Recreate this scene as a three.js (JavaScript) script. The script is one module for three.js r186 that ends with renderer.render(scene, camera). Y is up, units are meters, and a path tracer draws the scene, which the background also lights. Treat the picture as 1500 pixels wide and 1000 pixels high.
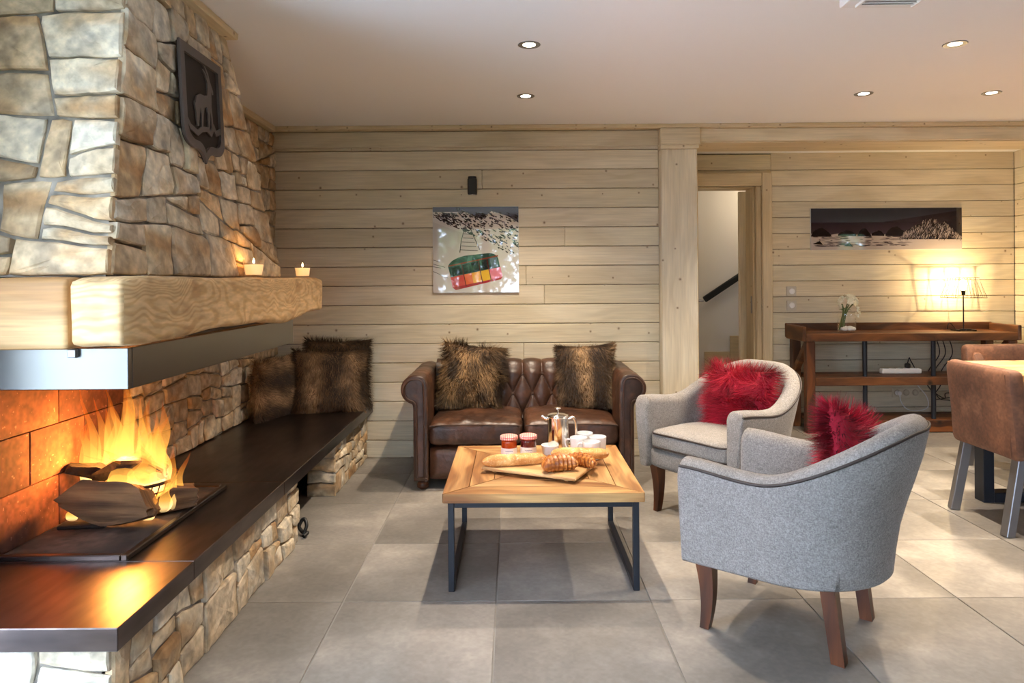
import * as THREE from 'three';
import { mergeGeometries, mergeVertices, toCreasedNormals } from 'three/addons/utils/BufferGeometryUtils.js';

// ───────── camera, sky, exposure ─────────
const scene = new THREE.Scene();
const camera = new THREE.PerspectiveCamera(2 * Math.atan(500 / 1020) * 180 / Math.PI, 1.5, 0.05, 200);
camera.position.set(0, 1.253, 0);
camera.rotation.z = -0.007;
camera.setViewOffset(1500, 1000, -2, 90, 1500, 1000);
const renderer = new THREE.WebGLRenderer({ antialias: true });
renderer.toneMapping = THREE.LinearToneMapping;
renderer.toneMappingExposure = 1.0;
renderer.shadowMap.enabled = true;
scene.background = new THREE.Color().setRGB(13.5, 16.8, 22);      // overcast daylight sky, seen through the glazed doors behind the camera

const LIGHT = { spot: 14, spotColor: [1, 0.84, 0.66], fire: 8, candle: 0.05, lamp: 1.5, stair: 0.8 };

// ───────── helpers ─────────
const V = (x, y, d) => new THREE.Vector3(x, y, -d);                 // d = metres in front of the camera wall
function rng(seed) { let s = seed >>> 0; return () => { s = (s + 0x6d2b79f5) | 0; let t = Math.imul(s ^ (s >>> 15), 1 | s); t = (t + Math.imul(t ^ (t >>> 7), 61 | t)) ^ t; return ((t ^ (t >>> 14)) >>> 0) / 4294967296; }; }
const R0 = rng(11);
const lerp = (a, b, t) => a + (b - a) * t, clamp = (x, a = 0, b = 1) => Math.min(b, Math.max(a, x));
const sstep = (a, b, x) => { const t = clamp((x - a) / (b - a)); return t * t * (3 - 2 * t); };
const hash = (x, y, s) => { let h = Math.imul(x, 374761393) + Math.imul(y, 668265263) + Math.imul(s, 1274126177); h = Math.imul(h ^ (h >>> 13), 1274126177); return ((h ^ (h >>> 16)) >>> 0) / 4294967296; };
const mod = (a, n) => ((a % n) + n) % n;
function vn(x, y, px, py, s) {                                       // value noise that repeats after px, py cells
  const xi = Math.floor(x), yi = Math.floor(y), fx = x - xi, fy = y - yi, u = fx * fx * (3 - 2 * fx), v = fy * fy * (3 - 2 * fy);
  const a = hash(mod(xi, px), mod(yi, py), s), b = hash(mod(xi + 1, px), mod(yi, py), s), c = hash(mod(xi, px), mod(yi + 1, py), s), d = hash(mod(xi + 1, px), mod(yi + 1, py), s);
  return a + (b - a) * u + (c - a) * v + (a - b - c + d) * u * v;
}
function fbm(u, v, fu, fv, oct, s) { let a = 0, w = 0.5, t = 0; for (let o = 0; o < oct; o++) { a += w * vn(u * fu, v * fv, fu, fv, s + o * 17); t += w; w *= 0.5; fu *= 2; fv *= 2; } return a / t; }
const n2 = (x, y, s = 1) => vn(x + 500, y + 500, 4096, 4096, s) * 2 - 1;
const n2l = (x, y, s = 1) => { const xi = Math.floor(x), yi = Math.floor(y), fx = x - xi, fy = y - yi, h = (i, j) => hash(xi + i + 500, yi + j + 500, s); return (lerp(lerp(h(0, 0), h(1, 0), fx), lerp(h(0, 1), h(1, 1), fx), fy)) * 2 - 1; };
const n3 = (x, y, z, s = 1) => (n2(x + z * 0.71, y - z * 0.53, s) + n2(y + z * 0.9 + 31, z - x * 0.37, s + 5)) * 0.5;

function texture(w, h, fn, srgb = true) {
  const a = new Uint8Array(w * h * 4);
  for (let y = 0; y < h; y++) for (let x = 0; x < w; x++) {
    const c = fn((x + 0.5) / w, (y + 0.5) / h), i = (y * w + x) * 4;
    if (typeof c === 'number') a[i] = a[i + 1] = a[i + 2] = clamp(c) * 255; else { a[i] = clamp(c[0], 0, 255); a[i + 1] = clamp(c[1], 0, 255); a[i + 2] = clamp(c[2], 0, 255); }
    a[i + 3] = 255;
  }
  const t = new THREE.DataTexture(a, w, h, THREE.RGBAFormat);
  t.wrapS = t.wrapT = THREE.RepeatWrapping; t.magFilter = THREE.LinearFilter; t.minFilter = THREE.LinearMipmapLinearFilter; t.generateMipmaps = true;
  if (srgb) t.colorSpace = THREE.SRGBColorSpace;
  t.needsUpdate = true; return t;
}
const mix3 = (a, b, t) => [lerp(a[0], b[0], t), lerp(a[1], b[1], t), lerp(a[2], b[2], t)];
function canvasTexture(w, h, draw) { const c = document.createElement('canvas'); c.width = w; c.height = h; draw(c.getContext('2d'), w, h); const t = new THREE.CanvasTexture(c); t.colorSpace = THREE.SRGBColorSpace; return t; }
const std = (o) => new THREE.MeshStandardMaterial({ roughness: 0.6, ...o });
const phys = (o) => new THREE.MeshPhysicalMaterial({ roughness: 0.6, ...o });

const taken = {};
function numbered(name) { const k = taken[name] = (taken[name] ?? -1) + 1; return k ? name + '_' + String(k).padStart(3, '0') : name; }
function thing(name, label, category, pos = [0, 0, 0], turn = 0, group) {
  const o = new THREE.Group(); o.name = numbered(name); o.position.set(pos[0], pos[1], pos[2]); o.rotation.y = turn;
  o.userData = { label, category }; if (group) o.userData.group = group; scene.add(o); return o;
}
function mesh(name, geo, mat, parent, pos, rot) {
  const m = new THREE.Mesh(geo, mat); m.name = name; m.castShadow = m.receiveShadow = true;
  if (pos) m.position.set(...pos); if (rot) m.rotation.set(...rot);
  parent.add(m); return m;
}
function struct(name, label, geo, mat, pos) {                         // a piece of the setting
  const m = geo ? new THREE.Mesh(geo, mat) : new THREE.Group(); m.name = name; m.castShadow = m.receiveShadow = true;
  m.userData = { kind: 'structure', label, category: name.split('_')[0] }; if (pos) m.position.set(...pos); scene.add(m); return m;
}
// uv in metres from the dominant side of each face; L is the axis of the grain
function uvm(geo, L = 'x', scale = 1, ou = 0, ov = 0) {
  const g = geo.index ? geo.toNonIndexed() : geo, p = g.attributes.position, uv = new Float32Array(p.count * 2), li = 'xyz'.indexOf(L);
  const a = new THREE.Vector3(), b = new THREE.Vector3(), c = new THREE.Vector3(), n = new THREE.Vector3();
  for (let i = 0; i < p.count; i += 3) {
    a.fromBufferAttribute(p, i); b.fromBufferAttribute(p, i + 1); c.fromBufferAttribute(p, i + 2);
    n.copy(b).sub(a).cross(c.clone().sub(a)); const m = [Math.abs(n.x), Math.abs(n.y), Math.abs(n.z)], ax = m.indexOf(Math.max(...m));
    let [iu, iv] = [0, 1, 2].filter((k) => k !== ax); if (iv === li) [iu, iv] = [iv, iu];
    for (let k = 0; k < 3; k++) { const q = [p.getX(i + k), p.getY(i + k), p.getZ(i + k)]; uv[(i + k) * 2] = q[iu] * scale + ou; uv[(i + k) * 2 + 1] = q[iv] * scale + ov; }
  }
  g.setAttribute('uv', new THREE.BufferAttribute(uv, 2)); return g;
}
function chamferBox(w, h, d, c = 0.003) {                             // 44 triangles
  c = Math.min(c, w * 0.45, h * 0.45, d * 0.45);
  const H = [w / 2, h / 2, d / 2], pos = [];
  const vert = (a, s) => [0, 1, 2].map((k) => s[k] * (H[k] - (k === a ? 0 : c)));
  const tri = (p, q, r) => { const n = [(q[1] - p[1]) * (r[2] - p[2]) - (q[2] - p[2]) * (r[1] - p[1]), (q[2] - p[2]) * (r[0] - p[0]) - (q[0] - p[0]) * (r[2] - p[2]), (q[0] - p[0]) * (r[1] - p[1]) - (q[1] - p[1]) * (r[0] - p[0])]; const o = n[0] * (p[0] + q[0] + r[0]) + n[1] * (p[1] + q[1] + r[1]) + n[2] * (p[2] + q[2] + r[2]); pos.push(...p, ...(o < 0 ? [...r, ...q] : [...q, ...r])); };
  const S = [-1, 1];
  for (let a = 0; a < 3; a++) { const b = (a + 1) % 3, e = (a + 2) % 3; for (const s of S) { const f = (i, j) => { const t = []; t[a] = s; t[b] = i; t[e] = j; return vert(a, t); }; tri(f(-1, -1), f(1, -1), f(1, 1)); tri(f(-1, -1), f(1, 1), f(-1, 1)); }
    for (const s of S) for (const q of S) { const f = (ax, k) => { const t = []; t[a] = s; t[b] = q; t[e] = k; return vert(ax, t); }; tri(f(a, -1), f(a, 1), f(b, 1)); tri(f(a, -1), f(b, 1), f(b, -1)); } }
  for (const x of S) for (const y of S) for (const z of S) tri(vert(0, [x, y, z]), vert(1, [x, y, z]), vert(2, [x, y, z]));
  const g = new THREE.BufferGeometry(); g.setAttribute('position', new THREE.Float32BufferAttribute(pos, 3)); g.computeVertexNormals(); return uvm(g);
}
const cbox = (w, h, d, c, L, scale, ou, ov) => uvm(chamferBox(w, h, d, c), L, scale, ou, ov);
function smoothed(g) { g.deleteAttribute('uv'); g.deleteAttribute('normal'); return mergeVertices(g, 1e-5); }
// box with round edges, many faces and a displacement (p, n) => changes p
function softBox(w, h, d, r, seg, disp, L = 'x', scale = 1, ou = 0, ov = 0) {
  const [nx, ny, nz] = Array.isArray(seg) ? seg : [seg, seg, seg];
  const g = smoothed(new THREE.BoxGeometry(w, h, d, nx, ny, nz)), p = g.attributes.position, v = new THREE.Vector3(), c = new THREE.Vector3(), n = new THREE.Vector3();
  for (let i = 0; i < p.count; i++) {
    v.fromBufferAttribute(p, i);
    c.set(clamp(v.x, -w / 2 + r, w / 2 - r), clamp(v.y, -h / 2 + r, h / 2 - r), clamp(v.z, -d / 2 + r, d / 2 - r));
    n.copy(v).sub(c); if (n.lengthSq() < 1e-12) n.set(0, 0, 0); else { n.normalize(); v.copy(c).addScaledVector(n, r); }
    if (disp) disp(v, n);
    p.setXYZ(i, v.x, v.y, v.z);
  }
  g.computeVertexNormals(); return uvm(g, L, scale, ou, ov);
}
// grid surface from f(u, v) => [x, y, z]
function surface(nu, nv, f, closeU = false, closeV = false) {
  const pos = [], idx = [], uv = [];
  for (let j = 0; j <= nv; j++) for (let i = 0; i <= nu; i++) { const q = f(i / nu, j / nv); pos.push(q[0], q[1], q[2]); uv.push(i / nu, j / nv); }
  for (let j = 0; j < nv; j++) for (let i = 0; i < nu; i++) { const a = j * (nu + 1) + i, b = a + 1, c = a + nu + 1, d = c + 1; idx.push(a, b, d, a, d, c); }
  let g = new THREE.BufferGeometry(); g.setAttribute('position', new THREE.Float32BufferAttribute(pos, 3)); g.setIndex(idx);
  if (closeU || closeV) g = mergeVertices(g, 1e-5); else g.setAttribute('uv', new THREE.Float32BufferAttribute(uv, 2));
  g.computeVertexNormals(); return g;
}
const tube = (pts, r, seg = 24, rad = 8, closed = false) => new THREE.TubeGeometry(new THREE.CatmullRomCurve3(pts.map((p) => p.isVector3 ? p : new THREE.Vector3(...p)), closed), seg, r, rad, closed);
const lathe = (pts, seg = 32) => new THREE.LatheGeometry(pts.map((p) => new THREE.Vector2(p[0], p[1])), seg);
const at = (g, x, y, z, rx = 0, ry = 0, rz = 0) => { g.rotateX(rx); g.rotateY(ry); g.rotateZ(rz); g.translate(x, y, z); return g; };
function merge(list) { return mergeGeometries(list.map((g) => { const q = g.index ? g.toNonIndexed() : g; if (!q.attributes.normal) q.computeVertexNormals(); if (!q.attributes.uv) q.setAttribute('uv', new THREE.BufferAttribute(new Float32Array(q.attributes.position.count * 2), 2)); for (const k of Object.keys(q.attributes)) if (!['position', 'normal', 'uv'].includes(k)) q.deleteAttribute(k); return q; })); }
function bar(a, b, w, h, c = 0.002) { const d = new THREE.Vector3().subVectors(b, a), l = d.length(), g = chamferBox(w, h, l, c); g.lookAt(d.normalize()); const m = a.clone().add(b).multiplyScalar(0.5); g.translate(m.x, m.y, m.z); return g; }

// ───────── materials ─────────
function woodTex(seed, c0, c1, c2, rings, knots, soft = 1, kr0 = 0.006) {                   // 1 m x 0.5 m of boards, grain along u
  const K = []; const r = rng(seed); for (let i = 0; i < knots; i++) K.push([r(), r(), kr0 * (1 + r() * 1.6)]);
  return texture(1024, 512, (u, v) => {
    let wob = (fbm(u, v, 2, 4, 3, seed) - 0.5) * 0.22, kd = 0;
    for (const [kx, ky, kr] of K) { let dx = Math.abs(u - kx); dx = Math.min(dx, 1 - dx); let dy = Math.abs(v - ky); dy = Math.min(dy, 1 - dy); const q = Math.hypot(dx * 0.55, dy * 0.5) / kr; if (q < 4) { wob += 0.05 * Math.exp(-q * q * 0.3); kd = Math.max(kd, Math.exp(-q * q * 1.6)); } }
    const band = fbm(u, v + wob, 2, rings, 3, seed + 3), fine = fbm(u, v, 6, 160, 3, seed + 7), blot = fbm(u, v, 3, 5, 3, seed + 9);
    let c = mix3(c0, c1, clamp((band - 0.32) * 2.4) * soft); c = mix3(c, c2, clamp(kd)); const k = 0.97 + soft * ((fine - 0.5) * 0.22 + (blot - 0.5) * 0.16); return [c[0] * k, c[1] * k, c[2] * k];
  });
}
const M = {};
const T = {};
T.pale = woodTex(21, [222, 210, 184], [200, 184, 152], [120, 98, 74], 22, 12, 0.55, 0.0022);
T.oak = woodTex(33, [214, 176, 122], [176, 130, 78], [100, 66, 36], 16, 4);
T.dark = woodTex(45, [128, 80, 42], [66, 38, 20], [28, 17, 10], 18, 8);
T.teak = woodTex(57, [214, 168, 110], [138, 90, 48], [90, 54, 28], 20, 3);
T.grainBump = texture(512, 512, (u, v) => fbm(u, v, 4, 90, 3, 71) * 0.7 + fbm(u, v, 3, 22, 2, 75) * 0.3, false);
const tint = (r, g, b) => new THREE.Color(r, g, b);
const woodSet = (map, rough, bump, tints) => tints.map((c) => std({ map, color: tint(...c), roughness: rough, bumpMap: T.grainBump, bumpScale: bump }));
M.pale = woodSet(T.pale, 0.55, 0.0012, [[1, 1, 1], [0.94, 0.94, 0.93], [1, 0.97, 0.92], [0.9, 0.89, 0.86], [0.97, 0.98, 0.95]]);
M.pine = woodSet(T.pale, 0.55, 0.001, [[1, 0.94, 0.84], [0.95, 0.88, 0.77]]);
M.oak = woodSet(T.oak, 0.62, 0.0025, [[1, 1, 1], [1.0, 0.97, 0.92]]);
M.dark = woodSet(T.dark, 0.5, 0.002, [[1, 1, 1], [0.8, 0.76, 0.72], [1.0, 0.86, 0.75]]);
M.teak = woodSet(T.teak, 0.42, 0.0012, [[0.95, 0.95, 0.95], [0.8, 0.76, 0.72], [0.95, 0.95, 0.9], [0.66, 0.58, 0.52], [0.86, 0.88, 0.9]]);
M.board = std({ map: T.oak, color: tint(1.0, 0.98, 0.94), roughness: 0.6 });
T.stone = texture(512, 512, (u, v) => { const a = fbm(u, v, 4, 4, 5, 101), b = fbm(u, v, 24, 24, 4, 109), c = fbm(u, v, 3, 6, 3, 113), e = fbm(u, v, 9, 9, 3, 119); let q = mix3([196, 178, 148], [226, 216, 196], clamp((a - 0.3) * 2.2)); q = mix3(q, [168, 128, 84], clamp((c - 0.56) * 4) * 0.7); q = mix3(q, [140, 136, 130], clamp((e - 0.6) * 4) * 0.5); const k = 0.78 + b * 0.42; return [q[0] * k, q[1] * k, q[2] * k]; });
T.stoneBump = texture(512, 512, (u, v) => { const r = 1 - Math.abs(fbm(u, v, 6, 6, 4, 131) - 0.5) * 2; return fbm(u, v, 8, 8, 5, 137) * 0.55 + r * 0.25 + fbm(u, v, 60, 60, 2, 139) * 0.2; }, false);
M.stone = [[0.92, 0.9, 0.86], [0.86, 0.77, 0.66], [0.8, 0.78, 0.75], [0.88, 0.73, 0.56], [1.05, 1.02, 0.96], [0.74, 0.65, 0.55], [0.9, 0.91, 0.92]].map((c) => std({ map: T.stone, color: tint(...c), roughness: 0.9, bumpMap: T.stoneBump, bumpScale: 0.007 }));
T.mortar = texture(256, 256, (u, v) => { const k = 0.6 + fbm(u, v, 20, 20, 4, 151) * 0.8; return [138 * k, 130 * k, 118 * k]; });
M.mortar = std({ map: T.mortar, roughness: 0.95, bumpMap: T.stoneBump, bumpScale: 0.01 });
T.tile = texture(1024, 1024, (u, v) => { const a = fbm(u, v, 3, 3, 6, 161), b = fbm(u, v, 5, 14, 4, 167), c = fbm(u, v, 90, 90, 2, 173), s = clamp((fbm(u, v, 7, 7, 4, 179) - 0.58) * 5); let q = mix3([108, 104, 98], [164, 158, 149], clamp((a - 0.3) * 2.4)); q = mix3(q, [142, 135, 126], b * 0.5); q = mix3(q, [184, 176, 164], s * 0.35); const k = 0.94 + c * 0.12; return [q[0] * k, q[1] * k, q[2] * k]; });
T.tileRough = texture(512, 512, (u, v) => [0, 255 * (0.75 + 0.25 * fbm(u, v, 5, 5, 5, 181)), 0], false);
M.tile = [[1, 1, 1], [0.96, 0.96, 0.965], [1.02, 1.01, 1.0]].map((c) => std({ map: T.tile, color: tint(...c), roughness: 0.5, roughnessMap: T.tileRough }));
M.grout = std({ color: tint(0.3, 0.28, 0.25), roughness: 0.95 });
M.plaster = std({ color: tint(0.87, 0.86, 0.85), roughness: 0.9 });
T.fabric = texture(512, 512, (u, v) => { const w = (vn(u * 220, v * 110, 220, 110, 191) + vn(u * 110, v * 220, 110, 220, 193)) * 0.5, b = fbm(u, v, 6, 6, 3, 197), k = 0.76 + w * 0.42 + (b - 0.5) * 0.1; return [142 * k, 137 * k, 132 * k]; });
T.fabricBump = texture(512, 512, (u, v) => (vn(u * 220, v * 110, 220, 110, 191) + vn(u * 110, v * 220, 110, 220, 193)) * 0.5, false);
for (const k of ['fabric', 'fabricBump']) T[k].repeat.set(2.2, 2.2);
M.fabric = phys({ map: T.fabric, roughness: 0.95, bumpMap: T.fabricBump, bumpScale: 0.001, sheen: 0.25, sheenColor: new THREE.Color(0.8, 0.8, 0.8), sheenRoughness: 0.6 });
M.piping = std({ color: tint(0.035, 0.024, 0.02), roughness: 0.6 });
M.walnut = woodSet(T.dark, 0.4, 0.0006, [[0.62, 0.5, 0.45]])[0];
T.leather = texture(512, 512, (u, v) => { const a = fbm(u, v, 4, 4, 5, 211), b = fbm(u, v, 14, 14, 4, 223), c = fbm(u, v, 70, 70, 2, 227); let q = mix3([48, 31, 22], [90, 57, 37], clamp((a - 0.3) * 2)); q = mix3(q, [122, 82, 54], clamp((b - 0.58) * 4) * 0.45); const k = 0.85 + c * 0.3; return [q[0] * k, q[1] * k, q[2] * k]; });
T.leatherBump = texture(512, 512, (u, v) => fbm(u, v, 60, 60, 3, 229) * 0.4 + (1 - Math.abs(fbm(u, v, 9, 9, 4, 233) - 0.5) * 3) * 0.6, false);
M.leather = phys({ map: T.leather, roughness: 0.42, bumpMap: T.leatherBump, bumpScale: 0.004, clearcoat: 0.15, clearcoatRoughness: 0.4 });
T.suede = texture(512, 512, (u, v) => { const a = fbm(u, v, 3, 5, 5, 241), b = fbm(u, v, 10, 10, 4, 251), c = fbm(u, v, 90, 90, 2, 257); let q = mix3([84, 54, 38], [140, 94, 66], clamp((a - 0.28) * 2)); q = mix3(q, [166, 122, 92], clamp((b - 0.55) * 4) * 0.35); const k = 0.86 + c * 0.28; return [q[0] * k, q[1] * k, q[2] * k]; });
M.suede = phys({ map: T.suede, roughness: 0.75, bumpMap: T.leatherBump, bumpScale: 0.0015 });
T.patina = texture(512, 512, (u, v) => { const a = fbm(u, v, 3, 3, 5, 263), b = fbm(u, v, 8, 40, 3, 269); const q = mix3([82, 71, 64], [58, 53, 52], clamp((a - 0.3) * 2.2)), k = 0.8 + b * 0.4; return [q[0] * k, q[1] * k, q[2] * k]; });
T.patinaRough = texture(512, 512, (u, v) => [0, 255 * (0.78 + 0.22 * fbm(u, v, 5, 9, 5, 271)), 255], false);
M.benchSteel = std({ map: T.patina, color: tint(1.7, 1.7, 1.75), metalness: 0.95, roughness: 0.36, roughnessMap: T.patinaRough });
M.hoodSteel = std({ color: tint(0.2, 0.195, 0.19), metalness: 1, roughness: 0.34, roughnessMap: T.patinaRough });
M.black = std({ color: tint(0.018, 0.022, 0.03), roughness: 0.45, metalness: 0.3 });
M.blackPlastic = std({ color: tint(0.012, 0.012, 0.012), roughness: 0.5 });
M.legSteel = std({ color: tint(0.28, 0.28, 0.29), metalness: 0.9, roughness: 0.4 });
M.chrome = std({ color: tint(0.8, 0.78, 0.75), metalness: 1, roughness: 0.12 });
M.china = phys({ color: tint(0.85, 0.85, 0.84), roughness: 0.18, clearcoat: 0.5 });
M.white = std({ color: tint(0.8, 0.79, 0.77), roughness: 0.5 });
M.glass = phys({ color: 0xffffff, transmission: 1, thickness: 0, roughness: 0.02, ior: 1.45 });

// ───────── the room shell ─────────
const CEIL = 2.33, BACK = 4.93, ALC = 6.0, LEFT = -1.69, RIGHT = 7.2, FRONT = -1.6, PITCH = 0.1365;
const sbox = (name, label, x0, x1, y0, y1, d0, d1, mat, L = 'x') => struct(name, label, cbox(x1 - x0, y1 - y0, d1 - d0, 0.001, L), mat, [(x0 + x1) / 2, (y0 + y1) / 2, -(d0 + d1) / 2]);
const pbox = (name, parent, x0, x1, y0, y1, d0, d1, mat, c = 0.003, L = 'x', o = R0()) => mesh(name, cbox(x1 - x0, y1 - y0, d1 - d0, c, L, 1, o * 7.3, o * 3.1), mat, parent, [(x0 + x1) / 2, (y0 + y1) / 2, -(d0 + d1) / 2]);
const pick = (a, r = R0) => a[Math.floor(r() * a.length) % a.length];

// floor: grout bed with one slab per tile
const floor = struct('floor', 'floor of large beige grey stone-look tiles', uvm(new THREE.BoxGeometry(RIGHT - LEFT + 0.4, 0.1, 9.4)), M.grout, [(LEFT + RIGHT) / 2, -0.0545, -2.9]);
{
  const r = rng(5), g = new THREE.Vector3();
  for (let i = -2; i < 14; i++) for (let j = -3; j < 12; j++) {
    const x0 = -0.675 + 0.6 * i, d0 = 0.32 + 0.6 * j, x1 = Math.min(x0 + 0.597, RIGHT), a0 = Math.max(x0 + 0.003, LEFT), b0 = Math.max(d0 + 0.003, FRONT), b1 = Math.min(d0 + 0.6, ALC + 0.18);
    if (x1 - a0 < 0.05 || b1 - b0 < 0.05) continue;
    if (d0 > BACK && (x0 < 1.0 || x1 > 4.5)) continue;
    const t = mesh('tile', cbox(x1 - a0, 0.012, b1 - b0, 0.0012, 'x', 0.8, r() * 9, r() * 9), pick(M.tile, r), floor, [(a0 + x1) / 2 - floor.position.x, 0.0485, -(b0 + b1) / 2 - floor.position.z]);
  }
}
struct('ceiling', 'smooth white plaster ceiling', new THREE.BoxGeometry(RIGHT - LEFT + 0.4, 0.12, 9.4), M.plaster, [(LEFT + RIGHT) / 2, CEIL + 0.06, -2.9]);

// plank walls
function planks(parent, x0, x1, top, count, d, seed, along = 'x', lastBottom = 0) {   // boards of one wall, front face at depth d (or at x = d when they run in depth)
  const r = rng(seed);
  for (let k = 0; k < count; k++) {
    const y1 = top - k * PITCH, y0 = Math.max(lastBottom, y1 - PITCH); if (y1 - y0 < 0.02) continue;
    const cuts = [x0, x1]; const len = x1 - x0; if (len > 2.2 && r() < 0.3) cuts.splice(1, 0, x0 + len * (0.22 + 0.56 * r()));
    for (let c = 0; c + 1 < cuts.length; c++) {
      const l = cuts[c + 1] - cuts[c], m = (cuts[c] + cuts[c + 1]) / 2, geo = cbox(l - 0.0012, y1 - y0 - 0.004, 0.02, 0.004, 'x', 1, r() * 9, r() * 9), out = (r() - 0.5) * 0.002;
      if (along === 'x') mesh('plank', geo, pick(M.pale, r), parent, [m, (y0 + y1) / 2, -(d + 0.01 + out)]);
      else mesh('plank', geo, pick(M.pale, r), parent, [d + 0.01 + out, (y0 + y1) / 2, -m], [0, -Math.PI / 2, 0]);
    }
  }
}
const wallBack = struct('wall_back', 'back wall of whitewashed horizontal spruce planks behind the sofa');
mesh('backing', uvm(new THREE.BoxGeometry(1.06 - LEFT + 0.2, CEIL, 0.13)), M.mortar, wallBack, [(LEFT - 0.2 + 1.06) / 2, CEIL / 2, -(BACK + 0.09)]);
planks(wallBack, LEFT, 1.035, 2.172, 16, BACK, 61);
{
  const a = [LEFT, -1.14, -0.93, 1.035]; for (let i = 0; i < 3; i++) pbox('strip', wallBack, a[i] + 0.001, a[i + 1] - 0.001, 2.174, 2.2, BACK - 0.004, BACK + 0.02, M.pale[3], 0.002);
}
const t1 = struct('trim_1', 'wide pale header board along the top of the plank wall'); pbox('board', t1, LEFT, 1.03, 2.193, 2.302, BACK - 0.03, BACK + 0.02, M.pale[3], 0.004);
const t2 = struct('trim_2', 'thin pine cornice strip under the ceiling along the back wall'); pbox('strip', t2, LEFT, RIGHT, 2.303, 2.33, BACK - 0.105, BACK - 0.03, M.pine[0], 0.004);
// pillar and beam
const pil = struct('pillar', 'square pale wooden pillar with a boxed capital beside the doorway'); pil.userData.category = 'pillar';
pbox('shaft', pil, 1.035, 1.287, 0, 2.16, 4.85, 5.2, M.pale[0], 0.006, 'y'); pbox('capital', pil, 1.028, 1.306, 2.185, 2.303, 4.83, 5.22, M.pale[2], 0.005);
pbox('neck', pil, 1.031, 1.297, 2.16, 2.185, 4.84, 5.21, M.pale[2], 0.004);
const beam = struct('beam', 'long pale boxed wooden beam crossing from the pillar to the right'); beam.userData.category = 'beam';
pbox('front_board', beam, 1.307, RIGHT, 2.213, 2.303, 4.86, 4.89, M.pale[2], 0.005); pbox('bottom_board', beam, 1.307, RIGHT, 2.205, 2.235, 4.892, 5.22, M.pine[1], 0.004); pbox('back_board', beam, 1.307, RIGHT, 2.236, 2.33, 5.19, 5.22, M.pale[2], 0.004); pbox('cornice_block', beam, 1.03, RIGHT, 2.304, 2.33, 4.9, 5.18, M.pale[2], 0.004);
// alcove
const wallAlc = struct('wall_alcove', 'plank wall of the alcove behind the console table'); wallAlc.userData.category = 'wall';
planks(wallAlc, 2.225, 4.32, 2.184, 16, ALC, 67); planks(wallAlc, 1.29, 2.225, 2.32 + 0.0005, 1, ALC, 68, 'x', 2.1845);
pbox('plank', wallAlc, 2.226, 4.32, 2.186, 2.33, ALC, ALC + 0.02, M.pale[2]); pbox('plank', wallAlc, 1.29, 2.224, 2.163, 2.183, ALC, ALC + 0.02, M.pale[2]);
mesh('backing', new THREE.BoxGeometry(2.5, CEIL, 0.16), M.mortar, wallAlc, [2.09 + 1.25, CEIL / 2, -(ALC + 0.101)]);
mesh('lintel', new THREE.BoxGeometry(0.8, 0.29, 0.16), M.mortar, wallAlc, [1.69, 2.185, -(ALC + 0.101)]);
const wallAlcR = struct('wall_alcove_right', 'plank side wall of the alcove'); wallAlcR.userData.category = 'wall';
planks(wallAlcR, 5.22, ALC, 2.184, 16, 4.32, 69, 'z'); pbox('plank', wallAlcR, 4.32, 4.34, 2.186, 2.33, 5.22, ALC, M.pale[1]);
mesh('backing', new THREE.BoxGeometry(0.1, CEIL, 0.8), M.mortar, wallAlcR, [4.392, CEIL / 2, -5.62]);
const wallRet = struct('wall_alcove_left', 'narrow return wall behind the pillar'); wallRet.userData.category = 'wall';
pbox('panel', wallRet, 1.09, 1.285, 0, 2.33, 5.205, 6.18, M.pale[1], 0.003, 'y');
sbox('wall_back_right', 'plain wall right of the alcove', 4.44, RIGHT, 0, 2.2, 5.0, 5.2, M.pale[1]).userData.category = 'wall';
// doorway
const door = struct('door_1', 'doorway with moulded pine casing leading to the stairs');
pbox('casing', door, 2.135, 2.222, 0, 2.16, 5.962, 6.0, M.pine[0], 0.008, 'y'); pbox('casing', door, 1.29, 2.134, 2.045, 2.16, 5.962, 6.0, M.pine[0], 0.008); pbox('moulding', door, 2.085, 2.134, 0, 2.044, 5.978, 6.0, M.pine[1], 0.008, 'y');
pbox('jamb', door, 2.066, 2.088, 0, 2.042, 6.001, 6.18, M.pine[1], 0.003, 'y'); pbox('head_jamb', door, 1.29, 2.066, 2.03, 2.044, 6.001, 6.18, M.pine[1], 0.003);
pbox('strike_plate', door, 2.064, 2.0665, 0.95, 1.1, 6.03, 6.06, M.legSteel, 0.0005, 'y');
pbox('stop_post', door, 2.02, 2.12, 0, 2.03, 6.22, 6.26, M.pine[0], 0.006, 'y');
const leaf = thing('door_leaf', 'open pine door leaf seen edge-on beside the pillar', 'door');
pbox('panel', leaf, 1.352, 1.392, 0.008, 2.03, 5.235, 5.955, M.pine[1], 0.003, 'y');
{ const lock = pbox('lock_plate', leaf, 1.362, 1.382, 0.96, 1.2, 5.2335, 5.236, std({ color: tint(0.12, 0.09, 0.05), metalness: 0.8, roughness: 0.5 }), 0.0005, 'y'); lock.userData.label = 'dark brass lock plate';
  mesh('handle', merge([at(new THREE.CylinderGeometry(0.008, 0.008, 0.05, 12), 1.415, 1.085, -5.29, 0, 0, Math.PI / 2), at(new THREE.CylinderGeometry(0.008, 0.008, 0.1, 12), 1.44, 1.085, -5.34, Math.PI / 2)]), M.legSteel, leaf); }
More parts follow.
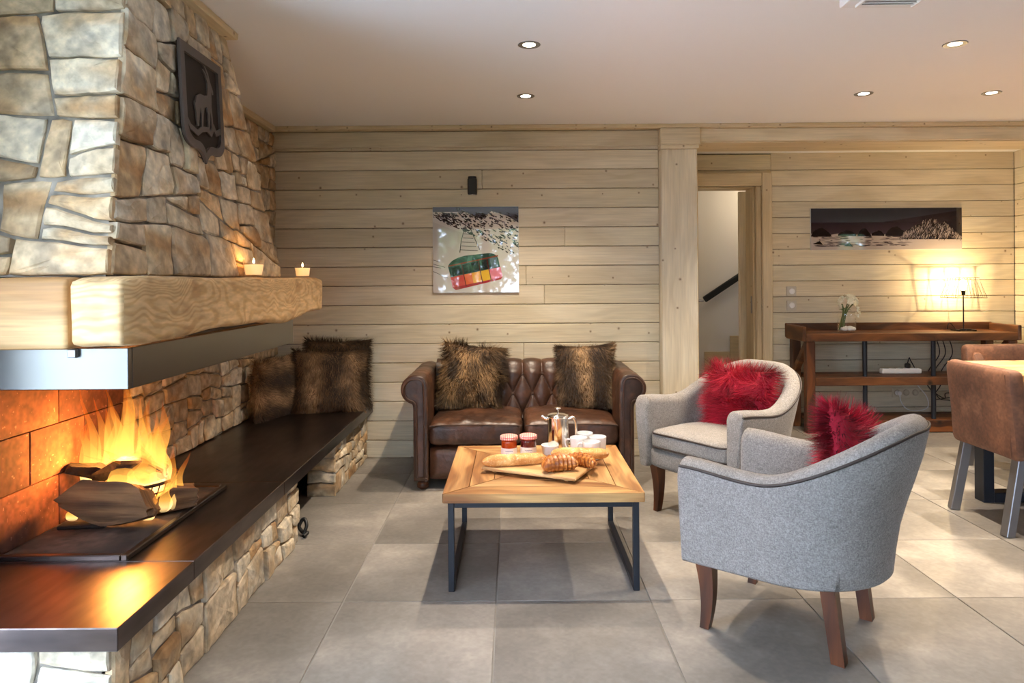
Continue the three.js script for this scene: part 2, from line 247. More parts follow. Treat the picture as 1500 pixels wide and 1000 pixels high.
// stairwell beyond the door
sbox('wall_stair_back', 'plain plaster wall of the stairwell', 1.0, 4.3, 0, 2.33, 7.1, 7.2, M.plaster).userData.category = 'wall';
sbox('wall_stair_left', 'plaster side wall of the stairwell', 1.0, 1.1, 0, 2.33, 6.19, 7.1, M.plaster).userData.category = 'wall';
sbox('wall_stair_right', 'plaster end wall of the stairwell', 4.2, 4.3, 0, 2.33, 6.19, 7.1, M.plaster).userData.category = 'wall';
sbox('floor_stair', 'floor of the stairwell', 1.0, 4.3, -0.1, 0, 6.19, 7.2, M.tile[0]).userData.category = 'floor';
{
  const hr = thing('handrail', 'black handrail sloping up the stairwell wall beyond the door', 'handrail');
  mesh('rail', bar(V(1.925, 1.04, 7.03), V(2.9, 1.68, 7.03), 0.035, 0.062, 0.008), M.black, hr);
  for (const [x, y] of [[2.1, 1.13], [2.7, 1.52]]) mesh('bracket', at(new THREE.CylinderGeometry(0.008, 0.008, 0.08, 10), x, y, -7.06, Math.PI / 2), M.legSteel, hr);
  const sk = thing('stair_skirting', 'stepped pale skirting along the stairwell wall', 'skirting');
  for (let k = 0; k < 4; k++) pbox('step_board', sk, 1.94 + 0.26 * k, 2.195 + 0.26 * k, 0.0 + 0.16 * k, 0.51 + 0.16 * k, 7.08, 7.096, M.pine[0], 0.002);
  const sl = thing('stair_lamp', 'ceiling lamp of the stairwell', 'lamp', [2.6, CEIL - 0.05, -6.65]);
  mesh('shade', new THREE.SphereGeometry(0.09, 24, 12, 0, 6.3, Math.PI / 2, Math.PI / 2), std({ color: 0xffffff, emissive: new THREE.Color(1, 0.8, 0.55), emissiveIntensity: 3 }), sl); mesh('canopy', new THREE.CylinderGeometry(0.1, 0.1, 0.04, 24), M.white, sl, [0, 0.02, 0]);
  const pl = new THREE.PointLight(new THREE.Color(1, 0.78, 0.52), LIGHT.stair, 0, 2); pl.castShadow = true; pl.position.set(0, -0.13, 0); pl.shadow.radius = 3; sl.add(pl);
}
// front wall behind the camera, with glazed doors to the garden
{
  const wf = struct('wall_front', 'front wall with glazed doors to the garden'), d1 = FRONT, d0 = FRONT - 0.25;
  const spans = [[LEFT - 0.2, -1.3], [0.4, 6.3], [6.95, RIGHT + 0.2]];
  for (const [a, b] of spans) pbox('panel', wf, a, b, 0, CEIL, d0, d1, M.dark[1], 0.002);
  for (const [a, b] of [[-1.3, 0.4], [6.3, 6.95]]) pbox('panel', wf, a, b, 2.18, CEIL, d0, d1, M.dark[1], 0.002);
  let n = 0;
  for (const [a, b, leaves] of [[-1.3, 0.4, 2], [6.3, 6.95, 1]]) {
    const w = struct('window_' + ++n, 'glazed garden door behind the camera'); const lw = (b - a) / leaves;
    for (let k = 0; k < leaves; k++) {
      const x0 = a + k * lw, x1 = x0 + lw;
      pbox('frame', w, x0, x0 + 0.06, 0, 2.18, FRONT - 0.12, FRONT - 0.05, M.dark[1], 0.004, 'y'); pbox('frame', w, x1 - 0.06, x1, 0, 2.18, FRONT - 0.12, FRONT - 0.05, M.dark[1], 0.004, 'y');
      pbox('frame', w, x0 + 0.06, x1 - 0.06, 2.1, 2.18, FRONT - 0.12, FRONT - 0.05, M.dark[1], 0.004); pbox('frame', w, x0 + 0.06, x1 - 0.06, 0, 0.12, FRONT - 0.12, FRONT - 0.05, M.dark[1], 0.004);
      pbox('pane', w, x0 + 0.06, x1 - 0.06, 0.12, 2.1, FRONT - 0.089, FRONT - 0.085, M.glass, 0.0005);
    }
  }
  sbox('wall_right', 'right wall of the dining side', RIGHT, RIGHT + 0.2, 0, CEIL, FRONT - 0.25, 5.2, M.dark[1], 'z');
}
// left wall: stone beside the fireplace, plaster elsewhere
const wallLeft = struct('wall_left', 'left wall with rubble stone facing beside the fireplace');
for (const [y0, y1, d0, d1] of [[0, CEIL, 1.66, BACK + 0.1], [0, CEIL, FRONT - 0.25, 0.45], [2.16, CEIL, 0.45, 1.66]]) pbox('core', wallLeft, LEFT - 0.2, LEFT, y0, y1, d0, d1, M.mortar, 0.001, 'z');
{ // glazed door in the left wall, just in front of the fireplace
  const w = struct('window_3', 'glazed garden door in the left wall in front of the fireplace'), x0 = LEFT - 0.14, x1 = LEFT - 0.07;
  for (const [a, b] of [[0.45, 1.66]]) { pbox('frame', w, x0, x1, 0, 2.16, a, a + 0.06, M.dark[1], 0.004, 'y'); pbox('frame', w, x0, x1, 0, 2.16, b - 0.06, b, M.dark[1], 0.004, 'y'); pbox('frame', w, x0, x1, 2.08, 2.16, a + 0.06, b - 0.06, M.dark[1], 0.004, 'z'); pbox('frame', w, x0, x1, 0, 0.1, a + 0.06, b - 0.06, M.dark[1], 0.004, 'z'); pbox('pane', w, x0 + 0.033, x0 + 0.037, 0.1, 2.08, a + 0.06, b - 0.06, M.glass, 0.0005, 'z'); }
}

// ───────── stonework: irregular blocks, each a mesh of its own ─────────
function stoneFace(parent, c00, c10, c11, c01, o) {
  const r = rng(o.seed), W = (c00.distanceTo(c10) + c01.distanceTo(c11)) / 2, H = (c00.distanceTo(c01) + c10.distanceTo(c11)) / 2;
  const nrm = new THREE.Vector3().crossVectors(c10.clone().sub(c00), c01.clone().sub(c00)).normalize();
  const map = (x, y, h) => { const s = x / W, t = y / H, a = c00.clone().lerp(c10, s), b = c01.clone().lerp(c11, s); return a.lerp(b, t).addScaledVector(nrm, h); };
  const [eL, eB, eR, eT] = o.edges ?? [0, 0, 0, 0], gap = o.gap ?? 0.004, size = o.size, stretch = o.stretch ?? 1;
  const leaves = [];
  const clip = (poly, px, py, nx, ny) => { const out = []; for (let i = 0; i < poly.length; i++) { const p = poly[i], q = poly[(i + 1) % poly.length], a = (p[0] - px) * nx + (p[1] - py) * ny, b = (q[0] - px) * nx + (q[1] - py) * ny; if (a >= 0) out.push(p); if (a * b < 0) { const t = a / (a - b); out.push([lerp(p[0], q[0], t), lerp(p[1], q[1], t)]); } } return out; };
  (function cut(poly) {                                               // split by slanted lines until each block is small enough
    const xs = poly.map((p) => p[0]), ys = poly.map((p) => p[1]), x0 = Math.min(...xs), x1 = Math.max(...xs), y0 = Math.min(...ys), y1 = Math.max(...ys), w = x1 - x0, h = y1 - y0;
    const mw = size * stretch * (0.85 + r() * 0.9), mh = size * (0.6 + r() * 0.6);
    if (w <= mw && h <= mh) { leaves.push(poly); return; }
    const f = 0.36 + r() * 0.28, tilt = (r() - 0.5) * (r() < 0.25 ? 0.75 : 0.3), vertical = w / mw > h / mh, n = vertical ? [Math.cos(tilt), Math.sin(tilt)] : [Math.sin(tilt), Math.cos(tilt)], c = [lerp(x0, x1, vertical ? f : 0.5), lerp(y0, y1, vertical ? 0.5 : f)];
    for (const s of [1, -1]) { const q = clip(poly, c[0], c[1], n[0] * s, n[1] * s); if (q.length > 2) cut(q); }
  })([[0, 0], [W, 0], [W, H], [0, H]]);
  const warp = (x, y) => { const bx = clamp(Math.min(x, W - x) / 0.04), by = clamp(Math.min(y, H - y) / 0.04); return [x + bx * (0.007 * n2(x * 17, y * 17, o.seed) + 0.004 * n2(x * 41, y * 41, o.seed + 3)), y + by * (0.007 * n2(x * 15 + 40, y * 15, o.seed + 9) + 0.004 * n2(x * 43, y * 39, o.seed + 5))]; };
  for (const poly of leaves) {
    const P = []; for (let i = 0; i < poly.length; i++) { const p = poly[i], q = poly[(i + 1) % poly.length], l = Math.hypot(q[0] - p[0], q[1] - p[1]); if (l < 0.004) continue; const n = Math.max(1, Math.round(l / 0.04)); for (let k = 0; k < n; k++) P.push(warp(lerp(p[0], q[0], k / n), lerp(p[1], q[1], k / n))); }
    if (P.length < 4) continue;
    const N = P.length, prox = 0.0075 + r() * (o.proud ?? 0.016), tx = (r() - 0.5) * 0.06, ty = (r() - 0.5) * 0.06;
    // round the corners, then pull in by half the joint
    let Q = P.map((p, i) => { const a = P[(i + N - 1) % N], b = P[(i + 1) % N]; return [p[0] * 0.8 + (a[0] + b[0]) * 0.1, p[1] * 0.8 + (a[1] + b[1]) * 0.1]; });
    const cx = Q.reduce((s, p) => s + p[0], 0) / N, cy = Q.reduce((s, p) => s + p[1], 0) / N;
    const inset = (src, g) => src.map((p, i) => { const a = src[(i + N - 1) % N], b = src[(i + 1) % N]; let nx = -(b[1] - a[1]), ny = b[0] - a[0]; const l = Math.hypot(nx, ny) || 1; return [p[0] + nx / l * g, p[1] + ny / l * g]; });
    let rim = inset(Q, gap * (0.6 + r() * 0.8)).map((p, i) => { const e = 0.004, q = P[i]; let [x, y] = p; if (q[0] < e) x = eL > 0 ? -eL : eL < 0 ? 0 : x; if (q[0] > W - e) x = eR > 0 ? W + eR : eR < 0 ? W : x; if (q[1] < e && eB) y = 0; if (q[1] > H - e && eT) y = H; return [x, y]; });
    const bev = 0.0035 + r() * 0.004, top = inset(rim, bev), mid = top.map((p) => [lerp(p[0], cx, 0.45), lerp(p[1], cy, 0.45)]);
    const hgt = (x, y) => prox + (x - cx) * tx + (y - cy) * ty + 0.006 * n2(x * 14, y * 14, o.seed + 21) + 0.003 * n2(x * 50, y * 50, o.seed + 22);
    const ring0 = rim.map((p) => map(p[0], p[1], -0.012)), ring1 = rim.map((p) => map(p[0], p[1], Math.max(0.001, hgt(p[0], p[1]) - bev * 0.9))), ring2 = top.map((p) => map(p[0], p[1], Math.max(0.002, hgt(p[0], p[1])))), ring3 = mid.map((p) => map(p[0], p[1], Math.max(0.003, hgt(p[0], p[1]) + 0.003)));
    const C = map(cx, cy, hgt(cx, cy) + 0.004), pos = [], uv = [], ou = r() * 5, ov = r() * 5, c0 = map(cx, cy, 0);
    const U = c10.clone().sub(c00).normalize(), Vv = c01.clone().sub(c00).normalize();
    const put = (...q) => { for (const v of q) { pos.push(v.x - c0.x, v.y - c0.y, v.z - c0.z); const e = v.clone().sub(c00); uv.push(e.dot(U) * 1.6 + e.dot(nrm) + ou, e.dot(Vv) * 1.6 + e.dot(nrm) + ov); } };
    for (let i = 0; i < N; i++) { const j = (i + 1) % N; put(ring0[i], ring0[j], ring1[j], ring0[i], ring1[j], ring1[i]); put(ring1[i], ring1[j], ring2[j], ring1[i], ring2[j], ring2[i]); put(ring2[i], ring2[j], ring3[j], ring2[i], ring3[j], ring3[i]); put(ring3[i], ring3[j], C); }
    const g = new THREE.BufferGeometry(); g.setAttribute('position', new THREE.Float32BufferAttribute(pos, 3)); g.setAttribute('uv', new THREE.Float32BufferAttribute(uv, 2)); g.computeVertexNormals();
    mesh('stone', g, pick(M.stone, r), parent, [c0.x, c0.y, c0.z]);
  }
}
stoneFace(wallLeft, V(LEFT, 0.385, 2.95), V(LEFT, 0.385, BACK), V(LEFT, 1.06, BACK), V(LEFT, 1.06, 2.95), { seed: 71, size: 0.175 });
stoneFace(wallLeft, V(LEFT, 1.06, 3.25), V(LEFT, 1.06, BACK), V(LEFT, 2.29, BACK), V(LEFT, 2.29, 3.25), { seed: 73, size: 0.22, stretch: 0.75 });
const t3 = struct('trim_3', 'pine cornice strip above the stone wall'); pbox('strip', t3, LEFT, LEFT + 0.05, 2.29, 2.33, 3.05, BACK - 0.106, M.pine[0], 0.004, 'z');

// chimney hood: tapered, stone faced
const HB = [[-1.2, 2.05], [-1.2, 3.58]], HT = [[-1.25, 2.25], [-1.25, 3.0]], HY0 = 1.272, HY1 = 2.33;
const hood = thing('chimney_hood', 'tapered rubble stone chimney hood above the oak mantel', 'chimney');
{
  const a = V(LEFT, HY0, 2.05), b = V(-1.2, HY0, 2.05), c = V(-1.2, HY0, 3.58), d = V(LEFT, HY0, 3.58), e = V(LEFT, HY1, 2.25), f = V(-1.25, HY1, 2.25), g = V(-1.25, HY1, 3.0), h = V(LEFT, HY1, 3.0), pos = [];
  const quad = (p, q, r, s) => { for (const v of [p, q, r, p, r, s]) pos.push(v.x, v.y, v.z); };
  quad(a, b, f, e); quad(b, c, g, f); quad(c, d, h, g); quad(d, c, b, a); quad(e, f, g, h);
  const core = new THREE.BufferGeometry(); core.setAttribute('position', new THREE.Float32BufferAttribute(pos, 3)); core.computeVertexNormals(); mesh('core', uvm(core), M.mortar, hood);
  stoneFace(hood, a, b, f, e, { seed: 81, size: 0.205, edges: [-1, 0, 0.014, 0], proud: 0.014, gap: 0.005 });
  stoneFace(hood, b, c, g, f, { seed: 83, size: 0.205, stretch: 0.9, edges: [-1, 0, -1, 0], proud: 0.02, gap: 0.0042 });
  stoneFace(hood, c, d, h, g, { seed: 85, size: 0.22, edges: [-1, 0, 0, 0] });
  const tr = struct('trim_4', 'pine cornice board where the chimney hood meets the ceiling'); pbox('board', tr, -1.26, -1.185, 2.3, 2.329, 2.2, 3.02, M.pine[0], 0.004, 'z');
}
// stone plinth and pier that carry the hearth bench
const plinth = thing('hearth_plinth', 'low rubble stone plinth under the steel hearth bench', 'plinth');
pbox('core', plinth, LEFT + 0.04, -1.06, 0, 0.323, 1.80, 3.37, M.mortar, 0.002);
stoneFace(plinth, V(LEFT + 0.04, 0, 1.80), V(-1.06, 0, 1.80), V(-1.06, 0.323, 1.80), V(LEFT + 0.04, 0.323, 1.80), { seed: 91, size: 0.17, edges: [0, 1, 0.014, 1] });
stoneFace(plinth, V(-1.06, 0, 1.80), V(-1.06, 0, 3.37), V(-1.06, 0.323, 3.37), V(-1.06, 0.323, 1.80), { seed: 93, size: 0.18, edges: [-1, 1, -1, 1] });
const pier = thing('hearth_pier', 'short rubble stone pier under the bench end by the plank wall', 'pier');
pbox('core', pier, -1.21, -1.06, 0, 0.323, 4.07, BACK - 0.001, M.mortar, 0.002);
stoneFace(pier, V(-1.21, 0, 4.07), V(-1.06, 0, 4.07), V(-1.06, 0.323, 4.07), V(-1.21, 0.323, 4.07), { seed: 95, size: 0.16, edges: [-1, 1, 0.012, 1] });
stoneFace(pier, V(-1.06, 0, 4.07), V(-1.06, 0, BACK - 0.003), V(-1.06, 0.323, BACK - 0.003), V(-1.06, 0.323, 4.07), { seed: 97, size: 0.15, edges: [-1, 1, -1, 1] });

// steel bench, hearth plate, fireback, steel canopy, mantel
const bench = thing('hearth_bench', 'long blackened steel bench slab running along the fireplace wall', 'bench');
for (const [d0, d1, o] of [[1.75, 2.168, 1], [2.17, 3.02, 2], [3.022, BACK - 0.002, 3]]) mesh('slab', cbox(0.688, 0.06, d1 - d0, 0.0025, 'z', 1, o * 1.7, o), M.benchSteel, bench, [-1.3445, 0.355, -(d0 + d1) / 2]);
const hp = thing('hearth_plate', 'ash-dusted steel hearth plate under the fire', 'plate');
{
  T.ash = texture(512, 512, (u, v) => { const a = fbm(u, v, 5, 5, 5, 301), b = fbm(u, v, 40, 40, 2, 307), q = mix3([44, 36, 31], [104, 88, 76], clamp((a - 0.35) * 2.4)), k = 0.7 + b * 0.6; return [q[0] * k, q[1] * k, q[2] * k]; });
  M.ash = std({ map: T.ash, roughness: 0.8, metalness: 0.2, bumpMap: T.stoneBump, bumpScale: 0.003 });
  mesh('plate', cbox(0.385, 0.012, 0.757, 0.002, 'z'), M.ash, hp, [-1.425, 0.3915, -2.55]);
  for (const [w, d, x, z] of [[0.022, 0.76, -1.2205, -2.55], [0.39, 0.022, -1.4275, -2.181], [0.39, 0.022, -1.4275, -2.919]]) mesh('rim', cbox(w, 0.018, d, 0.003, w < d ? 'z' : 'x'), M.benchSteel, hp, [x, 0.3945, z]);
}
const fb = thing('fireback', 'sooty firebrick lining behind the flames', 'fireback');
{
  T.soot = texture(512, 512, (u, v) => { const a = fbm(u, v, 4, 4, 5, 311), b = fbm(u, v, 60, 60, 2, 313), s = vn(u * 120, v * 120, 120, 120, 317) > 0.93 ? 50 : 0; const q = mix3([70, 40, 30], [150, 92, 66], clamp((a - 0.3) * 2)), k = 0.75 + b * 0.5; return [q[0] * k + s, q[1] * k + s, q[2] * k + s]; });
  M.soot = std({ map: T.soot, roughness: 0.85, bumpMap: T.stoneBump, bumpScale: 0.006 });
  pbox('mortar_bed', fb, LEFT + 0.001, -1.646, 0.386, 0.936, 1.9, 2.915, M.mortar, 0.001);
  const r = rng(19); for (let row = 0; row < 3; row++) for (let k = 0; k < 4; k++) { const y0 = 0.386 + row * 0.1835, d0 = 1.9 + k * 0.3 - (row % 2) * 0.15, a = Math.max(1.9, d0), b = Math.min(2.915, d0 + 0.298); if (b - a < 0.03) continue; mesh('brick', cbox(0.012, 0.1805, b - a - 0.003, 0.002, 'z', 1, r() * 5, r() * 5), M.soot, fb, [-1.6415 + 0.002 * r(), y0 + 0.0915, -(a + b) / 2]); }
}
const canopy = thing('steel_canopy', 'steel smoke canopy under the oak mantel', 'canopy');
pbox('front_sheet', canopy, LEFT + 0.002, -1.13, 0.94, 1.062, 2.04, 2.06, M.hoodSteel, 0.002); pbox('side_sheet', canopy, -1.15, -1.13, 0.94, 1.062, 2.062, 3.568, M.hoodSteel, 0.002, 'z'); pbox('back_sheet', canopy, LEFT + 0.03, -1.152, 0.94, 1.062, 3.55, 3.568, M.hoodSteel, 0.002);
pbox('latch', canopy, -1.30, -1.275, 1.035, 1.06, 2.025, 2.04, M.legSteel, 0.002);
pbox('top_sheet', canopy, LEFT + 0.03, -1.152, 1.064, 1.075, 2.14, 3.56, M.black, 0.002);
T.endgrain = texture(512, 512, (u, v) => { const d = Math.hypot(u - 0.7, (v - 1.2) * 0.9) * 60 + fbm(u, v, 6, 6, 4, 331) * 3.5, k = 0.88 + fbm(u, v, 90, 90, 2, 337) * 0.2; const q = mix3([222, 190, 142], [192, 150, 98], clamp(0.5 + 0.5 * Math.sin(d))); return [q[0] * k, q[1] * k, q[2] * k]; });
M.endgrain = std({ map: T.endgrain, roughness: 0.7, bumpMap: T.grainBump, bumpScale: 0.001 });
{
  T.cathedral = texture(1024, 512, (u, v) => { const w = fbm(u, v, 3, 3, 4, 341), a = fbm(u, v + w * 0.3, 2, 6, 2, 347) * 90, k = 0.88 + fbm(u, v, 30, 120, 2, 349) * 0.22; let q = mix3([212, 178, 130], [194, 156, 106], sstep(-0.4, 1, Math.sin(a))); q = mix3(q, [120, 80, 44], clamp((fbm(u, v, 5, 7, 3, 353) - 0.64) * 6) * 0.7); return [q[0] * k, q[1] * k, q[2] * k]; });
  M.cathedral = std({ map: T.cathedral, roughness: 0.6, bumpMap: T.grainBump, bumpScale: 0.002 });
  const mb = thing('mantel_beam', 'rough-hewn oak mantel beam along the side of the chimney hood', 'beam', [-1.168, 1.166, -2.97], 0, undefined);
  mesh('timber', softBox(0.168, 0.21, 2.04, 0.022, [8, 10, 60], (p, n) => { const a = 0.005 * n3(p.x * 9, p.y * 9, p.z * 5, 7); p.addScaledVector(n, a); if (p.y < 0) p.y += (-p.y / 0.105) * (0.010 + 0.016 * n2(p.z * 2.6, 3, 12) + 0.014 * sstep(-0.55, -1.0, p.z)); const e = sstep(0.9, 1.02, Math.abs(p.z)); p.x *= 1 - 0.05 * e; p.y *= 1 - 0.06 * e; }, 'z', 0.9), M.cathedral, mb);
  const mf = thing('mantel_beam', 'rough-hewn oak mantel beam butted across the front of the chimney hood', 'beam', [-1.475, 1.166, -2.05]);
  mesh('timber', softBox(0.43, 0.205, 0.16, 0.014, [24, 10, 8], (p, n) => { p.addScaledVector(n, 0.004 * n3(p.x * 7, p.y * 9, p.z * 9, 17)); }, 'x', 0.9, 0.3, 0.2), M.oak[0], mf);
}

// ───────── sofa ─────────
{
  const CX = 0.056, F = 4.13, B = 4.90, D = B - F;                    // centre, front and back depth
  const sofa = thing('chesterfield_sofa', 'two-seat brown leather chesterfield sofa with buttoned back', 'sofa', [CX, 0, -F]);
  const wr = (p, n, k = 0.004, s = 3) => p.addScaledVector(n, k * n3(p.x * 9, p.y * 9, p.z * 9, s));
  // arm outline seen from the front: u outwards, y up
  const armShape = (g) => { const s = new THREE.Shape(); const cx = 0.075, cy = 0.603, r = 0.087 - g; s.moveTo(g, 0.06 + g); s.lineTo(g, cy - 0.02); s.bezierCurveTo(g, cy + 0.05, cx - r * 0.7, cy + r, cx, cy + r); s.absarc(cx, cy, r, Math.PI / 2, -Math.PI / 2 + 0.25, true); s.quadraticCurveTo(0.088 - g, cy - r - 0.004, 0.088 - g, cy - r - 0.05); s.lineTo(0.088 - g, 0.06 + g); s.closePath(); return s; };
  for (const sgn of [-1, 1]) {
    const g = new THREE.ExtrudeGeometry(armShape(0.012), { depth: D - 0.04, bevelEnabled: true, bevelSize: 0.012, bevelThickness: 0.012, bevelSegments: 3, steps: 24, curveSegments: 14 });
    g.rotateY(0); g.translate(0.57, 0, -(D - 0.02)); if (sgn < 0) { g.scale(-1, 1, 1); const ix = g.attributes.position; for (let i = 0; i < ix.count; i += 3) for (const at2 of Object.values(g.attributes)) for (let c = 0; c < at2.itemSize; c++) { const a = at2.array, p = (i + 1) * at2.itemSize + c, q = (i + 2) * at2.itemSize + c, t = a[p]; a[p] = a[q]; a[q] = t; } }
    // gathers of the leather along the roll
    const p = g.attributes.position; for (let i = 0; i < p.count; i++) { const y = p.getY(i), z = p.getZ(i); if (y > 0.45 && z < -0.03) { const k = 0.0035 * n2(z * 30, y * 6, 4) * sstep(0.45, 0.6, y); p.setY(i, y + k); p.setX(i, p.getX(i) * (1 + k * 0.6)); } }
    g.deleteAttribute('normal'); mesh('arm', uvm(toCreasedNormals(g, 0.7), 'z'), M.leather, sofa);
    const ps = armShape(0.03), pg = new THREE.ExtrudeGeometry(ps, { depth: 0.006, bevelEnabled: true, bevelSize: 0.008, bevelThickness: 0.008, bevelSegments: 3, curveSegments: 14 }); pg.translate(0.57, 0, -0.012);
    const pm = mesh('arm_panel', uvm(pg, 'y'), M.leather, sofa); if (sgn < 0) pm.rotation.y = 0, pm.scale.x = -1;
    const outline = armShape(0.022).getSpacedPoints(60).map((q) => new THREE.Vector3(sgn * (q.x + 0.57), q.y, 0.004)); mesh('piping', tube(outline, 0.005, 120, 6, true), M.leather, sofa);
  }
  mesh('base', softBox(1.14, 0.20, D - 0.06, 0.02, [20, 4, 10], (p, n) => wr(p, n, 0.003), 'x'), M.leather, sofa, [0, 0.16, -D / 2 - 0.0]);
  for (const s of [-1, 1]) { const c = mesh('seat_cushion', softBox(0.567, 0.145, 0.6, 0.045, [30, 8, 30], (p, n) => { const q = (1 - (p.x / 0.29) ** 2) * (1 - (p.z / 0.31) ** 2); if (p.y > 0) p.y += 0.028 * Math.max(0, q); p.addScaledVector(n, 0.006 * n2(p.x * 16 + s * 7, p.z * 16, 8) + 0.003 * n2(p.x * 40, p.z * 40 + s, 9)); }, 'x', 1, s, s * 0.3), M.leather, sofa, [s * 0.287, 0.335, -0.305]);
    mesh('piping', tube([[-0.275, 0.052, 0.294], [-0.15, 0.058, 0.3], [0.15, 0.058, 0.3], [0.275, 0.052, 0.294]], 0.004, 20, 6), M.leather, c); }
  // deep-buttoned back, rolled over at the top
  const a = 0.13, b = 0.13, y1 = 0.628, W = 1.15;
  const back = surface(230, 96, (u, v) => {
    const x = (u - 0.5) * W, L = v * 0.56; let y, z, nz = 1, ny = 0;                              // arc length up the front, then over the roll
    if (L < 0.28) { y = 0.34 + L; z = -0.50 - L * 0.10; } else { const t = (L - 0.28) / 0.085, r = 0.085; y = 0.62 + r * Math.sin(Math.min(t, 3.6)) * 0.9; z = -0.528 - r + r * Math.cos(Math.min(t, 3.6)); ny = Math.sin(t); nz = Math.cos(t); }
    const yy = 0.34 + L, p = x / a + (yy - y1) / (2 * b), q = x / a - (yy - y1) / (2 * b);
    let h = Math.pow(Math.abs(Math.sin(Math.PI * p)) * Math.abs(Math.sin(Math.PI * q)), 0.38) * 0.03;
    if (yy > y1) { const up = Math.pow(Math.abs(Math.sin(Math.PI * x / a)), 0.5) * 0.022; h = lerp(h, up, sstep(0, 0.03, yy - y1)); h *= 1 - 0.7 * sstep(0.06, 0.2, yy - y1); h += 0.012 * sstep(0.02, 0.1, yy - y1); }
    return [x, y + ny * h, z + nz * h];
  });
  mesh('buttoned_back', uvm(back, 'x'), M.leather, sofa);
  mesh('back_frame', softBox(1.2, 0.58, 0.11, 0.03, [16, 8, 3], null, 'x'), M.leather, sofa, [0, 0.36, -D + 0.065]);
  const bg = new THREE.SphereGeometry(0.0105, 12, 8); bg.scale(1, 1, 0.6);
  for (const [row, off] of [[0, 0], [-1, 0.5]]) for (let k = -4; k <= 4; k++) { const x = (k + off) * a; if (Math.abs(x) > 0.55) continue; const y = y1 + row * b; mesh('button', bg, M.leather, sofa, [x, y, -0.50 - (y - 0.34) * 0.10 + 0.006]); }
  const foot = lathe([[0, 0], [0.02, 0], [0.034, 0.012], [0.036, 0.028], [0.03, 0.042], [0.02, 0.05], [0.024, 0.06], [0, 0.06]], 20);
  for (const [x, z] of [[-0.61, -0.07], [0.61, -0.07], [-0.61, -D + 0.08], [0.61, -D + 0.08]]) mesh('foot', foot, M.walnut, sofa, [x, 0, z]);
}

// ───────── fur cushions ─────────
const bladeGeo = (() => { const pos = [], idx = []; for (let k = 0; k <= 3; k++) { const t = k / 3, w = 0.5 * (1 - t * 0.85), z = 0.28 * t * t; pos.push(-w, t, z, w, t, z); if (k < 3) { const i = k * 2; idx.push(i, i + 1, i + 3, i, i + 3, i + 2); } } const g = new THREE.BufferGeometry(); g.setAttribute('position', new THREE.Float32BufferAttribute(pos, 3)); g.setIndex(idx); g.computeVertexNormals(); return g; })();
M.fur = std({ color: 0xffffff, roughness: 0.75 });
M.furBase = std({ color: tint(0.17, 0.1, 0.05), roughness: 0.95 });
M.redBase = std({ color: tint(0.36, 0.008, 0.026), roughness: 0.95 });
function pillowPoint(u, v, side, w, h, t) {                           // u, v in -1..1
  const px = 1 - 0.06 * (1 - v * v) * u * u, py = 1 - 0.06 * (1 - u * u) * v * v;
  const k = Math.pow(Math.max(0, (1 - Math.pow(Math.abs(u), 3.2)) * (1 - Math.pow(Math.abs(v), 3.2))), 0.5);
  return new THREE.Vector3(u * w / 2 * px, v * h / 2 * py, side * (t / 2) * k);
}
function furCushion(name, label, group, pos, rot, w, h, t, o) {
  const c = thing(name, label, 'cushion', pos, 0, group); c.rotation.set(...rot);
  const g = [1, -1].map((s) => surface(26, 26, (u, v) => pillowPoint((u * 2 - 1) * s, v * 2 - 1, s, w, h, t).toArray())); mesh('cover', mergeVertices(merge(g).deleteAttribute('uv').deleteAttribute('normal'), 1e-4), o.base, c).geometry.computeVertexNormals();
  const r = rng(o.seed), N = o.count, im = new THREE.InstancedMesh(bladeGeo, M.fur, N), m = new THREE.Matrix4(), q = new THREE.Quaternion(), X = new THREE.Vector3(), Y = new THREE.Vector3(), Z = new THREE.Vector3(), col = new THREE.Color();
  im.name = 'fur'; im.userData = { kind: 'stuff' }; im.castShadow = im.receiveShadow = true;
  for (let i = 0; i < N; i++) {
    const side = r() < 0.72 ? 1 : -1; let u = r() * 2 - 1, v = r() * 2 - 1; if (r() < 0.3) { if (r() < 0.5) u = Math.sign(u) * (1 - 0.12 * r() * r()); else v = Math.sign(v) * (1 - 0.12 * r() * r()); }
    const p = pillowPoint(u, v, side, w, h, t), e = 0.02, n = pillowPoint(Math.min(0.999, u + e), v, side, w, h, t).sub(p).cross(pillowPoint(u, Math.min(0.999, v + e), side, w, h, t).sub(p)).multiplyScalar(side); if (n.lengthSq() < 1e-14) n.set(0, 0, side); n.normalize();
    if (u > 0.97 || v > 0.97 ) n.set(u ** 9, v ** 9, side * 0.5).normalize();
    const f1 = n2(u * 2.2 + o.seed, v * 2.2, 41), f2 = n2(u * 2.2, v * 2.2 + o.seed, 43), edge = Math.max(Math.abs(u), Math.abs(v)) ** 8;
    Y.copy(n).multiplyScalar(o.lift).add(new THREE.Vector3(o.flow[0] + f1 * o.swirl + (r() - 0.5) * o.mess + u * edge * 0.8, o.flow[1] + f2 * o.swirl + (r() - 0.5) * o.mess + v * edge * 0.8, (r() - 0.5) * o.mess * 0.5)).normalize();
    X.crossVectors(Y, n); if (X.lengthSq() < 1e-6) X.set(1, 0, 0); X.normalize(); Z.crossVectors(X, Y);
    const L = o.len * (0.55 + r() * 0.75), wd = o.width * (0.7 + r() * 0.6);
    m.makeBasis(X.clone().multiplyScalar(wd), Y.clone().multiplyScalar(L), Z.clone().multiplyScalar(L)); m.setPosition(p); im.setMatrixAt(i, m);
    im.setColorAt(i, o.color(col, u, v, r, side));
  }
  c.add(im); return c;
}
